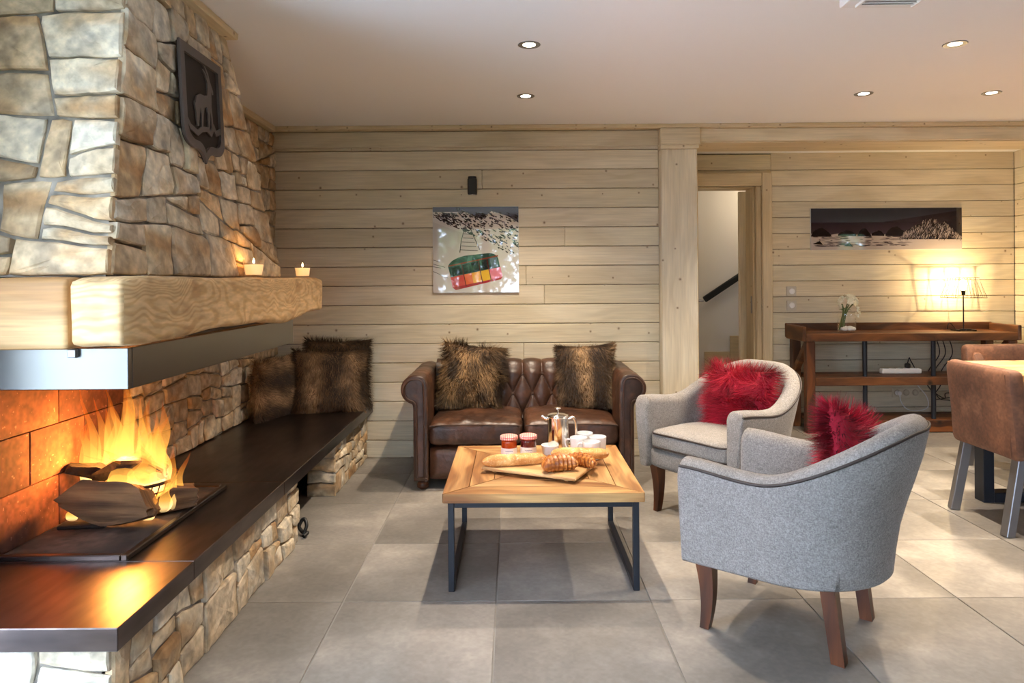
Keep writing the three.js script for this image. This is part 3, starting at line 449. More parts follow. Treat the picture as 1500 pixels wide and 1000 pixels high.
const banded = (seed, axis) => (col, u, v, r, side) => { const b = Math.sin((axis ? v : u) * 5.2 + 0.8 * n2(u * 2, v * 2, seed) + seed) * 0.5 + 0.5, k = clamp(b * 0.75 + n2(u * 5, v * 5, seed + 1) * 0.3 + (r() - 0.5) * 0.5); const a = [0.035, 0.019, 0.01], c = [0.44, 0.27, 0.13]; return col.setRGB(lerp(a[0], c[0], k * k), lerp(a[1], c[1], k * k), lerp(a[2], c[2], k * k)); };
const shaggy = (seed) => (col, u, v, r) => { const k = clamp(0.42 + n2(u * 3.2, v * 3.2, seed) * 0.6 + (r() - 0.5) * 0.75); return col.setRGB(lerp(0.03, 0.5, k * k), lerp(0.016, 0.3, k * k), lerp(0.008, 0.13, k * k)); };
const brown = (o) => ({ base: M.furBase, count: 9000, len: 0.03, width: 0.0032, lift: 0.55, flow: [0.1, -0.9], swirl: 0.5, mess: 0.5, ...o });
furCushion('fur_cushion', 'shaggy golden brown fur cushion leaning tilted against the sofa back', 'brown fur cushions on the sofa', [-0.272, 0.635, -4.545], [-0.22, 0.12, -0.1], 0.4, 0.4, 0.15, brown({ seed: 3, color: shaggy(5), len: 0.046, lift: 0.75, swirl: 1.1, mess: 0.9, count: 10000 }));
furCushion('fur_cushion', 'smooth striped brown fur cushion standing upright at the sofa end by the armchair', 'brown fur cushions on the sofa', [0.465, 0.63, -4.53], [-0.2, -0.1, 0.02], 0.37, 0.4, 0.15, brown({ seed: 4, color: banded(2, 0), count: 11000 }));
furCushion('fur_cushion', 'dark banded fur cushion leaning on the stone wall beside the bench corner', 'dark fur cushions on the hearth bench', [-1.54, 0.575, -4.47], [0, Math.PI / 2 - 0.25, 0], 0.42, 0.37, 0.14, brown({ seed: 5, color: banded(3, 1), flow: [0.7, -0.3] }));
furCushion('fur_cushion', 'dark striped fur cushion in front in the bench corner by the plank wall', 'dark fur cushions on the hearth bench', [-1.235, 0.592, -4.64], [-0.12, 0.2, 0], 0.46, 0.4, 0.14, brown({ seed: 6, color: banded(4, 0) }));
furCushion('fur_cushion', 'dark long-haired fur cushion tucked behind the striped one in the bench corner', 'dark fur cushions on the hearth bench', [-1.21, 0.62, -4.80], [-0.06, 0.05, 0], 0.43, 0.46, 0.1, brown({ seed: 7, len: 0.04, color: (col, u, v, r) => { const k = r() ** 2 * 0.8; return col.setRGB(0.025 + 0.12 * k, 0.015 + 0.07 * k, 0.008 + 0.03 * k); } }));

// ───────── tub armchairs ─────────
function armchair(label, pos, turn) {
  const ch = thing('tub_armchair', label, 'armchair', pos, turn, 'grey tub armchairs');
  const HW = 0.325, ZF = 0.30, ZB = -0.02, RB = 0.33, TH = 0.105;      // half width, arm front, start of the round back, depth of the round, thickness
  const sideL = ZF - ZB, arcL = Math.PI * 0.5 * (HW + RB) / 1.0, tot = 2 * sideL + arcL;
  const path = (t) => { const s = t * tot; if (s < sideL) return { p: [HW, ZF - s], n: [1, 0], f: 0 }; if (s > sideL + arcL) return { p: [-HW, ZB + (s - sideL - arcL)], n: [-1, 0], f: 0 }; const a = (s - sideL) / arcL * Math.PI; const n = new THREE.Vector2(Math.cos(a) / HW, -Math.sin(a) / RB).normalize(); return { p: [HW * Math.cos(a), ZB - RB * Math.sin(a)], n: [n.x, n.y], f: Math.sin(a) }; };
  const topH = (t) => 0.602 + 0.02 * sstep(0.16, 0, Math.min(t, 1 - t)) + 0.185 * sstep(0.17, 0.46, Math.min(t, 1 - t));
  const prof = (t, H) => { const q = path(t), w = TH * (1 - 0.15 * q.f), lean = 0.075 * sstep(0, 1, q.f), pts = [], y0 = 0.245; // outward offset, height
    const sect = []; sect.push([w / 2 - 0.055, y0], [w / 2 - 0.045, y0 + 0.01]); for (let k = 1; k <= 6; k++) { const f = k / 6; sect.push([w / 2 - 0.045 * (1 - f) ** 1.3, lerp(y0 + 0.01, H - 0.045, f)]); }
    for (let k = 1; k <= 7; k++) { const a = k / 8 * Math.PI; sect.push([w / 2 * Math.cos(a), H - 0.045 + 0.045 * Math.sin(a)]); }
    for (let k = 0; k <= 4; k++) { const f = k / 4; sect.push([-w / 2 + 0.0 * f, lerp(H - 0.045, 0.30, f)]); } sect.push([-w / 2, y0]);
    return sect.map(([o, y]) => { const oo = o + lean * sstep(0.35, 0.8, y) ; return [q.p[0] + q.n[0] * oo, y, q.p[1] + q.n[1] * oo]; }); };
  const NS = 84, rows = [];
  const squeeze = (row, z, k) => { const c = row.reduce((s, p) => [s[0] + p[0] / row.length, s[1] + p[1] / row.length], [0, 0]); return row.map((p) => [c[0] + (p[0] - c[0]) * k, p[1] < 0.26 ? p[1] : p[1] - (1 - k) * 0.12 * sstep(0.3, 0.6, p[1]), z]); };
  const r0 = prof(0, topH(0)), r1 = prof(1, topH(1));
  rows.push(squeeze(r0, ZF + 0.022, 0.62), squeeze(r0, ZF + 0.019, 0.8), squeeze(r0, ZF + 0.011, 0.93)); for (let i = 0; i <= NS; i++) rows.push(prof(i / NS, topH(i / NS))); rows.push(squeeze(r1, ZF + 0.011, 0.93), squeeze(r1, ZF + 0.019, 0.8), squeeze(r1, ZF + 0.022, 0.62));
  const M2 = r0.length, vp = [], idx = []; for (const row of rows) for (const p of row) vp.push(...p);
  for (let i = 0; i + 1 < rows.length; i++) for (let j = 0; j < M2; j++) { const a = i * M2 + j, b = i * M2 + (j + 1) % M2, c = a + M2, d = b + M2; idx.push(a, b, d, a, d, c); }
  for (const e of [0, rows.length - 1]) { const c = vp.length / 3, row = rows[e]; vp.push(...[0, 1, 2].map((k) => row.reduce((s, p) => s + p[k], 0) / M2)); for (let j = 0; j < M2; j++) { const a = e * M2 + j, b = e * M2 + (j + 1) % M2; e ? idx.push(a, b, c) : idx.push(b, a, c); } }
  let g = new THREE.BufferGeometry(); g.setAttribute('position', new THREE.Float32BufferAttribute(vp, 3)); g.setIndex(idx); g.computeVertexNormals();
  mesh('shell', uvm(g, 'x'), M.fabric, ch);
  const pip = []; for (let i = 0; i <= 60; i++) { const t = i / 60, q = path(t), H = topH(t), w = TH * (1 - 0.15 * q.f), o = w / 2 + 0.075 * sstep(0, 1, q.f) * sstep(0.35, 0.8, H) - 0.003; pip.push([q.p[0] + q.n[0] * o, H - 0.026, q.p[1] + q.n[1] * o + (i === 0 || i === 60 ? 0.008 : 0)]); }
  mesh('piping', tube(pip, 0.0055, 200, 6), M.piping, ch);
  // seat: rail, deck and loose cushion
  mesh('front_rail', softBox(0.55, 0.10, 0.07, 0.02, [14, 4, 4], (p) => { p.z += 0.02 * (1 - (p.x / 0.28) ** 2); }, 'x'), M.fabric, ch, [0, 0.295, 0.262]);
  mesh('seat_deck', softBox(0.54, 0.09, 0.5, 0.02, [4, 2, 4], null, 'x'), M.fabric, ch, [0, 0.29, 0.01]);
  const sc = mesh('seat_cushion', softBox(0.535, 0.105, 0.54, 0.032, [24, 8, 24], (p) => { if (p.y > 0) p.y += 0.022 * Math.max(0, (1 - (p.x / 0.27) ** 2) * (1 - (p.z / 0.28) ** 2)); if (p.z > 0) p.z += 0.022 * (1 - (p.x / 0.27) ** 2); else p.x *= 1 - 0.35 * sstep(0, -0.27, p.z); }, 'x'), M.fabric, ch, [0, 0.392, 0.032]);
  for (const y of [0.036, -0.036]) mesh('piping', tube([[-0.262, y, 0.1], [-0.262, y, 0.24], [-0.24, y, 0.272], [-0.1, y + 0.004, 0.289], [0, y + 0.005, 0.292], [0.1, y + 0.004, 0.289], [0.24, y, 0.272], [0.262, y, 0.24], [0.262, y, 0.1]], 0.005, 60, 6), M.piping, sc);
  // legs
  const leg = (back) => { const gg = new THREE.BoxGeometry(1, 0.25, 1, 1, 8, 1), p = gg.attributes.position; for (let i = 0; i < p.count; i++) { const t = 0.5 - p.getY(i) / 0.25, w = back ? lerp(0.052, 0.046, t) : lerp(0.07, 0.036, Math.pow(t, 0.8)); p.setX(i, p.getX(i) * (back ? w : w * 0.85)); p.setZ(i, p.getZ(i) * w + (back ? -0.035 * t : -0.018 * Math.sin(t * 2.6) + 0.012 * t)); p.setY(i, p.getY(i) + 0.125); } gg.computeVertexNormals(); return uvm(gg, 'y'); };
  for (const s of [-1, 1]) { mesh('leg', leg(false), M.walnut, ch, [s * 0.255, 0, 0.255]); mesh('leg', leg(true), M.walnut, ch, [s * 0.21, 0, -0.185]); }
  return ch;
}
armchair('grey tweed tub armchair seen from behind, with its back to the glazed doors', [1.015, 0, -2.54], -2.251).scale.set(0.92, 1, 0.92);
armchair('grey tweed tub armchair facing the coffee table beside the leather sofa', [1.105, 0, -3.72], -0.949).scale.set(0.93, 1, 0.93);
const red = (seed) => (col, u, v, r) => { const k = clamp(0.5 + n2(u * 3, v * 3, seed) * 0.45 + (r() - 0.5) * 0.6); return col.setRGB(lerp(0.12, 0.62, k), lerp(0.002, 0.012, k), lerp(0.008, 0.045, k)); };
const redO = (o) => ({ base: M.redBase, count: 8000, len: 0.062, width: 0.0034, lift: 0.8, flow: [0, -0.5], swirl: 0.9, mess: 0.9, ...o });
furCushion('shaggy_cushion', 'deep red shaggy cushion in the armchair beside the sofa', 'red shaggy cushions on the armchairs', [1.225, 0.575, -3.80], [-0.34, -0.93, -0.26], 0.4, 0.37, 0.14, redO({ seed: 13, color: red(3) }));
furCushion('shaggy_cushion', 'deep red shaggy cushion peeping over the back of the armchair seen from behind', 'red shaggy cushions on the armchairs', [1.285, 0.555, -2.63], [-0.34, -2.35, 0.12], 0.37, 0.36, 0.13, redO({ seed: 14, color: red(9) }));

// ───────── coffee table ─────────
{
  const S = 0.81, top = 0.40, ct = thing('coffee_table', 'square coffee table with mitred plank top and black metal sled frame', 'table', [0.115, 0, -3.185]);
  const r = rng(131), N = 4, th = 0.036;
  const bed = mesh('top_bed', cbox(S - 0.004, 0.02, S - 0.004, 0.002), M.teak[3], ct, [0, top - 0.028, 0]);
  for (let q = 0; q < 4; q++) for (let k = 0; k < N; k++) {             // four triangles of boards that meet in mitres
    const o0 = S / 2 * (1 - k / N), o1 = S / 2 * (1 - (k + 1) / N), g = 0.0012, up = (r() - 0.5) * 0.001, s = new THREE.Shape();
    s.moveTo(-o0 + g * 2.4, o0 - (k ? g : 0)); s.lineTo(o0 - g * 2.4, o0 - (k ? g : 0)); if (o1 > 0.01) { s.lineTo(o1 - 0.0, o1 + g); s.lineTo(-o1, o1 + g); } else s.lineTo(0, g * 2); s.closePath();
    const e = new THREE.ExtrudeGeometry(s, { depth: k ? 0.016 : th - 0.003, bevelEnabled: true, bevelSize: -0.0, bevelThickness: 0.0015, bevelSegments: 1, bevelOffset: -0.0006, curveSegments: 1 });
    e.rotateX(Math.PI / 2); const ge = uvm(e, 'x', 1, r() * 7, r() * 7); ge.rotateY(q * Math.PI / 2); ge.computeVertexNormals();
    mesh('board', ge, pick(q % 2 ? [M.teak[0], M.teak[1], M.teak[0], M.teak[3]] : [M.teak[2], M.teak[4], M.teak[1], M.teak[0]], r), ct, [0, top - 0.0016 + up, 0]);
  }
  const f = 0.025, L = S / 2 - 0.02, y1 = top - th - f / 2 - 0.001;
  for (const s of [-1, 1]) {
    const x = s * (L - f / 2); mesh('top_rail', cbox(f, f, 2 * L - 2 * f, 0.002), M.black, ct, [x, y1, 0]); mesh('foot_rail', cbox(f, f, 2 * L - 2 * f, 0.002), M.black, ct, [x, f / 2, 0]);
    for (const q of [-1, 1]) mesh('leg', cbox(f, y1 + f / 2, f, 0.002, 'y'), M.black, ct, [x, (y1 + f / 2) / 2, q * (L - f / 2)]);
    mesh('cross_rail', cbox(2 * L - 2 * f, f, f, 0.002), M.black, ct, [0, y1, s * (L - f / 2)]);
  }
}

// ───────── dining table and chairs ─────────
{
  const dt = thing('dining_table', 'oak dining table with thick top and black steel loop legs', 'table', [0, 0, 0]);
  const r = rng(7); for (let k = 0; k < 5; k++) mesh('board', cbox(1.75, 0.066, 0.1785, 0.003, 'x', 1, r() * 5, r() * 5), M.oak[k % 2], dt, [3.425, 0.727, -(3.29 + k * 0.18)]);
  for (const d of [3.255, 3.9]) { const lp = (x0, x1, y0, y1) => mesh('leg_bar', cbox(x1 - x0, y1 - y0, 0.08, 0.003), M.black, dt, [(x0 + x1) / 2, (y0 + y1) / 2, -d]); lp(2.6, 2.66, 0.0, 0.693); lp(4.15, 4.21, 0, 0.693); lp(2.661, 4.149, 0, 0.055); lp(2.661, 4.149, 0.638, 0.693); }
  const dc = thing('dining_chair', 'brown suede dining armchair drawn up to the end of the oak table', 'chair', [2.64, 0, -3.56], Math.PI / 2, 'brown suede dining chairs');
  const W = 0.5, nz = (p, n) => p.addScaledVector(n, 0.003 * n3(p.x * 8, p.y * 8, p.z * 8, 6));
  mesh('backrest', softBox(W, 0.44, 0.085, 0.034, [16, 14, 5], (p, n) => { nz(p, n); p.z -= 0.03 * sstep(-0.2, 0.22, p.y); }, 'y'), M.suede, dc, [0, 0.585, -0.215]);
  for (const s of [-1, 1]) mesh('armrest', softBox(0.08, 0.34, 0.42, 0.034, [5, 10, 14], (p, n) => { nz(p, n); if (p.y > 0) p.y += 0.09 * sstep(-0.12, -0.2, p.z) - 0.02; }, 'y'), M.suede, dc, [s * (W / 2 - 0.041), 0.53, 0.03]);
  mesh('seat', softBox(W - 0.17, 0.12, 0.42, 0.035, [12, 4, 12], nz, 'x'), M.suede, dc, [0, 0.44, 0.04]);
  for (const s of [-1, 1]) { mesh('leg', uvm(bar(new THREE.Vector3(s * 0.205, 0, -0.268), new THREE.Vector3(s * 0.195, 0.375, -0.2), 0.046, 0.046, 0.003)), M.legSteel, dc); mesh('leg', uvm(bar(new THREE.Vector3(s * 0.205, 0, 0.19), new THREE.Vector3(s * 0.2, 0.375, 0.18), 0.046, 0.046, 0.003)), M.legSteel, dc); }
  mesh('seam', tube([[-W / 2 + 0.03, 0.38, -0.257], [-W / 2 + 0.03, 0.6, -0.27], [-W / 2 + 0.03, 0.78, -0.287]], 0.0025, 20, 6), M.suede, dc);
  const d2 = dc.clone(); d2.name = numbered('dining_chair'); d2.position.set(3.23, 0, -4.38); d2.rotation.y = Math.PI; d2.userData = { label: 'brown suede dining armchair on the far side of the oak table by the console', category: 'chair', group: 'brown suede dining chairs' }; d2.rotation.y = 0; scene.add(d2);
}

// ───────── console table ─────────
{
  const c = thing('console_table', 'long rustic dark wood console table with metal posts and two lower shelves', 'table');
  const x0 = 2.325, x1 = 4.09, f = 5.6, b = 5.975, D = M.dark;
  for (let k = 0; k < 3; k++) pbox('top_board', c, x0 + 0.03, x1 - 0.03, 0.772, 0.804, f + 0.031 + k * 0.114, f + 0.031 + (k + 1) * 0.114 - 0.002, D[2], 0.003);
  pbox('front_apron', c, x0 + 0.03, x1 - 0.03, 0.74, 0.8035, f, f + 0.03, D[0], 0.004); pbox('back_rim', c, x0, x1, 0.75, 0.868, b - 0.02, b, D[0], 0.004);
  pbox('end_rim', c, x0, x0 + 0.029, 0.74, 0.862, f, b - 0.021, D[0], 0.006, 'z'); pbox('end_rim', c, x1 - 0.029, x1, 0.74, 0.862, f, b - 0.021, D[0], 0.006, 'z');
  for (const x of [x0 + 0.032, x1 - 0.102]) { pbox('leg', c, x, x + 0.07, 0, 0.739, f + 0.004, f + 0.07, D[2], 0.005, 'y'); pbox('leg', c, x, x + 0.07, 0, 0.739, b - 0.09, b - 0.022, D[0], 0.005, 'y');
    mesh('brace', uvm(bar(V(x + 0.035, 0.735, f + 0.055), V(x + 0.035, 0.47, b - 0.06), 0.045, 0.05, 0.004), 'z'), D[0], c); }
  for (const [y, t] of [[0.448, 0.065], [0.1, 0.095]]) { for (let k = 0; k < 3; k++) pbox('shelf_board', c, x0 + 0.104, x1 - 0.104, y - 0.03, y, f + 0.036 + k * 0.11, f + 0.036 + (k + 1) * 0.11 - 0.002, D[1], 0.003); pbox('shelf_front', c, x0 + 0.104, x1 - 0.104, y - t, y - 0.001, f + 0.006, f + 0.034, D[k3(y)], 0.004); }
  function k3(y) { return y > 0.3 ? 0 : 2; }
  for (const x of [2.86, 3.418]) { for (const [y0, y1] of [[0.449, 0.771], [0.101, 0.417]]) mesh('post', at(new THREE.CylinderGeometry(0.018, 0.018, y1 - y0, 16), x, (y0 + y1) / 2, -(f + 0.075)), M.black, c); }
}
// lamp
{
  const l = thing('table_lamp', 'small table lamp with open black wire shade and lit bulb on the console', 'lamp', [3.747, 0.805, -5.8]);
  const bk = std({ color: tint(0.02, 0.015, 0.012), roughness: 0.45, metalness: 0.4 });
  const bs = merge([cbox(0.15, 0.012, 0.012, 0.002), at(cbox(0.012, 0.012, 0.12, 0.002), -0.066, 0, 0), at(cbox(0.012, 0.012, 0.12, 0.002), 0.066, 0, 0), at(new THREE.CylinderGeometry(0.02, 0.02, 0.012, 16), 0, 0.002, 0)]);
  mesh('base', bs, bk, l, [0, 0.0065, 0]); mesh('stem', new THREE.CylinderGeometry(0.005, 0.005, 0.29, 10), bk, l, [0, 0.157, 0]); mesh('socket', lathe([[0, 0], [0.014, 0], [0.016, 0.03], [0.022, 0.034], [0.022, 0.038], [0, 0.038]], 20), bk, l, [0, 0.298, 0]);
  const wires = [], t = 0.0014, P = (a, top) => { const w = top ? 0.09 : 0.132, q = (a % 1 + 1) % 1 * 4, s = Math.floor(q), f = (q - s) * 2 - 1; const xz = [[f, -1], [1, f], [-f, 1], [-1, -f]][s]; return new THREE.Vector3(xz[0] * w, top ? 0.44 : 0.275, xz[1] * w * 0.75); };
  for (const top of [0, 1]) for (let k = 0; k < 4; k++) wires.push(tube([P(k / 4 + 0.0001, top), P((k + 1) / 4 - 0.0001, top)], t * 1.5, 2, 6));
  for (let k = 0; k < 32; k++) wires.push(tube([P(k / 32, 0), P(k / 32 + (k % 2 ? 0.02 : -0.02), 1)], t * (k % 8 ? 0.8 : 1.4), 2, 5));
  for (let k = 0; k < 2; k++) wires.push(tube([P(k / 2 + 0.125, 0).multiply(new THREE.Vector3(1, 1, 1)), new THREE.Vector3(0, 0.3, 0)], t, 2, 5));
  mesh('wire_shade', merge(wires), bk, l);
  mesh('bulb', lathe([[0, 0], [0.012, 0], [0.014, 0.015], [0.026, 0.04], [0.029, 0.058], [0.022, 0.08], [0, 0.09]], 24), std({ color: 0xffffff, emissive: new THREE.Color(1, 0.76, 0.42), emissiveIntensity: 25 }), l, [0, 0.336, 0]);
  const pl = new THREE.PointLight(new THREE.Color(1, 0.72, 0.38), LIGHT.lamp, 0, 2); pl.position.set(0, 0.39, 0); pl.castShadow = true; pl.shadow.radius = 0.3; l.add(pl);
  mesh('cord', tube([[-0.03, 0.008, -0.05], [-0.06, 0.06, -0.09], [-0.075, 0.012, -0.1], [-0.04, 0.008, -0.13]], 0.003, 24, 6), bk, l);
}
// glass vase with white flowers
{
  const v = thing('flower_vase', 'clear glass vase of white flowers and pebbles on the console', 'vase', [2.745, 0.805, -5.74]);
  mesh('glass', lathe([[0, 0.0], [0.07, 0], [0.073, 0.004], [0.073, 0.155], [0.070, 0.155], [0.070, 0.008], [0, 0.008]], 32), phys({ color: 0xffffff, transmission: 1, thickness: 0, roughness: 0.03, ior: 1.4 }), v);
  const r = rng(77), pm = std({ color: tint(0.8, 0.79, 0.76), roughness: 0.5 }), stemM = std({ color: tint(0.09, 0.14, 0.04), roughness: 0.6 }), pet = phys({ color: tint(0.86, 0.84, 0.66), roughness: 0.7, side: THREE.DoubleSide }), leafM = std({ color: tint(0.1, 0.17, 0.05), roughness: 0.6, side: THREE.DoubleSide });
  for (const [x, z, s] of [[-0.03, 0.03, 0.022], [0.012, 0.032, 0.026], [0.045, 0.015, 0.02], [0.0, -0.02, 0.024], [-0.045, -0.01, 0.018]]) { const g = new THREE.IcosahedronGeometry(s, 2); g.scale(1.15, 0.85, 1); mesh('pebble', g, pm, v, [x, 0.01 + s * 0.85, z]); }
  for (let k = 0; k < 7; k++) { const a = r() * 6.28; mesh('stem', tube([[-0.045 + 0.02 * Math.cos(a), 0.02, 0.02 * Math.sin(a)], [-0.03 + 0.014 * Math.cos(a), 0.1, 0.012 * Math.sin(a)], [-0.01 + 0.02 * Math.cos(a), 0.185, 0.02 * Math.sin(a)], [0.0 + 0.05 * Math.cos(a), 0.23, 0.04 * Math.sin(a)]], 0.0045, 16, 6), stemM, v); }
  const petal = new THREE.SphereGeometry(0.017, 8, 6); petal.scale(0.62, 0.22, 1); petal.translate(0, 0, 0.014);
  for (let k = 0; k < 22; k++) {
    const a = r() * 6.28, e = Math.acos(1 - r() * 1.25), R = 0.052; const c = [0.012 + R * 1.2 * Math.sin(e) * Math.cos(a), 0.245 + R * Math.cos(e), R * Math.sin(e) * Math.sin(a)];
    const parts = []; for (let q = 0; q < 6; q++) { const g = petal.clone(); g.rotateX(-0.5); g.rotateY(q * 1.047); parts.push(g); } const b = merge(parts); b.rotateZ(-e * Math.cos(a)); b.rotateX(e * Math.sin(a)); mesh('bloom', b, pet, v, c);
  }
  for (const [x, y, z] of [[0.078, 0.2, 0.01], [0.085, 0.165, 0.015], [0.07, 0.225, -0.02], [0.062, 0.14, 0.03], [-0.06, 0.215, 0]]) { const parts = []; for (let q = 0; q < 5; q++) { const g = petal.clone(); g.rotateX(-0.4); g.rotateY(q * 1.257); parts.push(g); } const b = merge(parts); b.rotateZ(-1.1); mesh('bloom', b, pet, v, [x, y, z]); }
  for (let k = 0; k < 6; k++) { const a = k * 1.05; const g = new THREE.SphereGeometry(0.03, 8, 6); g.scale(0.4, 0.08, 1); g.translate(0, 0, 0.02); g.rotateX(0.3); g.rotateY(a); mesh('leaf', g, leafM, v, [-0.012, 0.195, 0]); }
}
// power strip, sockets, switches, cables
{
  const ps = thing('power_strip', 'white power strip lying on the middle shelf of the console', 'power strip', [3.235, 0.449, -5.83]); mesh('body', cbox(0.33, 0.04, 0.055, 0.006), M.white, ps, [0, 0.0205, 0]);
  const sg = at(new THREE.CylinderGeometry(0.019, 0.019, 0.004, 20), 0, 0, 0); for (let k = 0; k < 5; k++) mesh('outlet', sg, M.china, ps, [-0.12 + k * 0.06, 0.0415, 0]);
  mesh('plug', softBox(0.04, 0.04, 0.04, 0.012, 4), M.blackPlastic, ps, [0.06, 0.0645, 0]); mesh('cord', tube([[0.06, 0.085, 0], [0.075, 0.13, 0.0], [0.1, 0.11, -0.03], [0.16, 0.02, -0.06], [0.17, 0.004, -0.1]], 0.004, 30, 6), M.blackPlastic, ps);
  const so = thing('wall_socket', 'beige double wall socket under the console', 'socket', [3.37, 0.262, -5.999]); const bz = std({ color: tint(0.62, 0.54, 0.4), roughness: 0.5 });
  mesh('plate', cbox(0.235, 0.082, 0.012, 0.003), bz, so, [0, 0, 0.006]);
  for (const s of [-0.078, 0, 0.078]) { const g = lathe([[0, 0], [0.019, 0], [0.021, 0.006], [0.026, 0.007], [0.027, 0]], 24); g.rotateX(Math.PI / 2); mesh('outlet', g, std({ color: tint(0.5, 0.43, 0.32), roughness: 0.5 }), so, [s, 0, 0.0125]); }
  mesh('plug', at(new THREE.CylinderGeometry(0.018, 0.02, 0.04, 16), 0, 0, 0, Math.PI / 2), M.white, so, [-0.078, 0, 0.035]);
  const cw = thing('cable', 'white cable looping below the wall socket', 'cable'); mesh('wire', tube([V(3.292, 0.262, 5.945), V(3.295, 0.2, 5.935), V(3.35, 0.13, 5.94), V(3.47, 0.118, 5.94), V(3.53, 0.15, 5.94), V(3.52, 0.23, 5.94), V(3.44, 0.33, 5.93), V(3.4, 0.4, 5.92)], 0.0045, 60, 6), M.white, cw);
  const cb = thing('cable', 'tangle of black cables behind the metal console post', 'cable'); for (const [a, s] of [[0, 0], [0.06, 1], [-0.05, 2]]) mesh('wire', tube([V(3.66 + a, 0.74, 5.955), V(3.68 + a, 0.6, 5.94), V(3.60 + a, 0.449, 5.962), V(3.58 + a, 0.33, 5.945), V(3.62 - a, 0.22, 5.93), V(3.72 + a, 0.2 + 0.03 * s, 5.93), V(3.85, 0.15 + 0.05 * s, 5.94)], 0.004, 60, 6), M.blackPlastic, cb);
  for (const [y, l] of [[1.14, 'upper square light switch beside the door casing'], [1.018, 'lower square light switch beside the door casing']]) { const s = thing('light_switch', l, 'switch', [2.392, y, -5.999]); mesh('plate', cbox(0.083, 0.083, 0.01, 0.002), std({ color: tint(0.55, 0.5, 0.42), roughness: 0.35, metalness: 0.3 }), s, [0, 0, 0.005]); const g = lathe([[0, 0.004], [0.02, 0.004], [0.024, 0.001], [0.026, 0]], 24); g.rotateX(Math.PI / 2); mesh('knob', g, M.white, s, [0.004, 0, 0.0105]); }
}
// ───────── pictures ─────────
function frameless(name, label, tex, x0, x1, y0, y1, d) {
  const p = thing(name, label, 'picture', [(x0 + x1) / 2, (y0 + y1) / 2, -d]); const w = x1 - x0, h = y1 - y0;
  mesh('panel', cbox(w, h, 0.012, 0.001), std({ color: tint(0.6, 0.6, 0.6), roughness: 0.3 }), p, [0, 0, 0.008]);
  mesh('print', new THREE.PlaneGeometry(w - 0.003, h - 0.003), phys({ map: tex, roughness: 0.03, clearcoat: 1, clearcoatRoughness: 0.02, ior: 1.5 }), p, [0, 0, 0.0146]); return p;
}
const cable = canvasTexture(640, 640, (g, w, h) => {
  const r = rng(401); g.fillStyle = '#c9c5bd'; g.fillRect(0, 0, w, h); g.fillStyle = '#4c4b58'; g.fillRect(0, 0, w, 36);
  g.fillStyle = '#53525f'; g.beginPath(); g.moveTo(150, 20); g.lineTo(640, 10); g.lineTo(640, 120); g.lineTo(560, 70); g.lineTo(440, 30); g.lineTo(360, 90); g.lineTo(250, 40); g.closePath(); g.fill();
  g.fillStyle = '#d6d2ca'; g.beginPath(); g.moveTo(0, 40); g.lineTo(140, 36); g.lineTo(250, 60); g.lineTo(370, 110); g.lineTo(440, 30); g.lineTo(640, 160); g.lineTo(640, 420); g.lineTo(0, 300); g.closePath(); g.fill();
  g.fillStyle = '#c9c5bd'; g.beginPath(); g.moveTo(0, 110); g.lineTo(180, 180); g.lineTo(420, 250); g.lineTo(640, 330); g.lineTo(640, 640); g.lineTo(0, 640); g.closePath(); g.fill();
  for (let k = 0; k < 620; k++) { const x = r() * w, low = 30 + x * 0.48, y = 36 + r() * (60 + low), l = 5 + r() * 26, s = 0.42 + (r() - 0.5) * 0.5; if (y > low + 40) continue; g.fillStyle = r() < 0.8 ? '#2b2930' : '#5b5961'; g.beginPath(); g.moveTo(x, y); g.lineTo(x + l, y + l * s); g.lineTo(x + l * 0.7, y + l * s + 3 + r() * 7); g.lineTo(x - 2, y + 3 + r() * 3); g.closePath(); g.fill(); }
  g.strokeStyle = '#2c2a2c'; g.lineWidth = 5; const L = (...p) => { g.beginPath(); g.moveTo(p[0], p[1]); for (let i = 2; i < p.length; i += 2) g.lineTo(p[i], p[i + 1]); g.stroke(); };
  L(255, 95, 212, 250, 200, 340); L(255, 95, 300, 210, 350, 320); g.lineWidth = 4; for (let k = 0; k < 7; k++) { const y = 140 + k * 30; L(246 - k * 7, y, 268 + k * 11, y + 6); } L(230, 30, 300, 60, 330, 80); for (let k = 0; k < 5; k++) { g.lineWidth = 6; g.beginPath(); g.arc(190 + k * 34, 14 + k * 16, 9, 0, 7); g.stroke(); }
  g.lineWidth = 3; L(0, 395, 50, 410); L(0, 425, 90, 450); L(0, 445, 60, 455); L(0, 480, 110, 530);
  g.save(); g.translate(300, 470); g.rotate(-0.2);
  g.fillStyle = '#2f4a44'; g.beginPath(); g.moveTo(-180, -60); g.quadraticCurveTo(-160, -112, -40, -116); g.lineTo(130, -100); g.quadraticCurveTo(196, -90, 200, -40); g.lineTo(200, 20); g.lineTo(-176, 20); g.closePath(); g.fill();
  g.fillStyle = '#26302f'; for (const [x, ww] of [[-160, 70], [-80, 60], [-8, 66], [72, 52], [136, 54]]) g.fillRect(x, -52, ww, 66); g.fillStyle = '#5a6a78'; g.fillRect(136, -60, 54, 76);
  g.fillStyle = '#7e3a2c'; g.fillRect(-178, -70, 380, 10);
  for (const [x, ww, c] of [[-178, 100, '#c2453e'], [-78, 60, '#d9663a'], [-18, 66, '#e2a338'], [48, 66, '#e0b43c'], [114, 90, '#d9788a']]) { g.fillStyle = c; g.fillRect(x, 20, ww, 78); }
  g.fillStyle = '#a02c34'; g.beginPath(); g.moveTo(-178, 98); g.lineTo(-160, 122); g.lineTo(186, 112); g.lineTo(204, 98); g.closePath(); g.fill(); g.fillStyle = '#5c2a26'; for (const x of [-80, 46, 112]) g.fillRect(x, -60, 6, 170);
  g.restore();
});
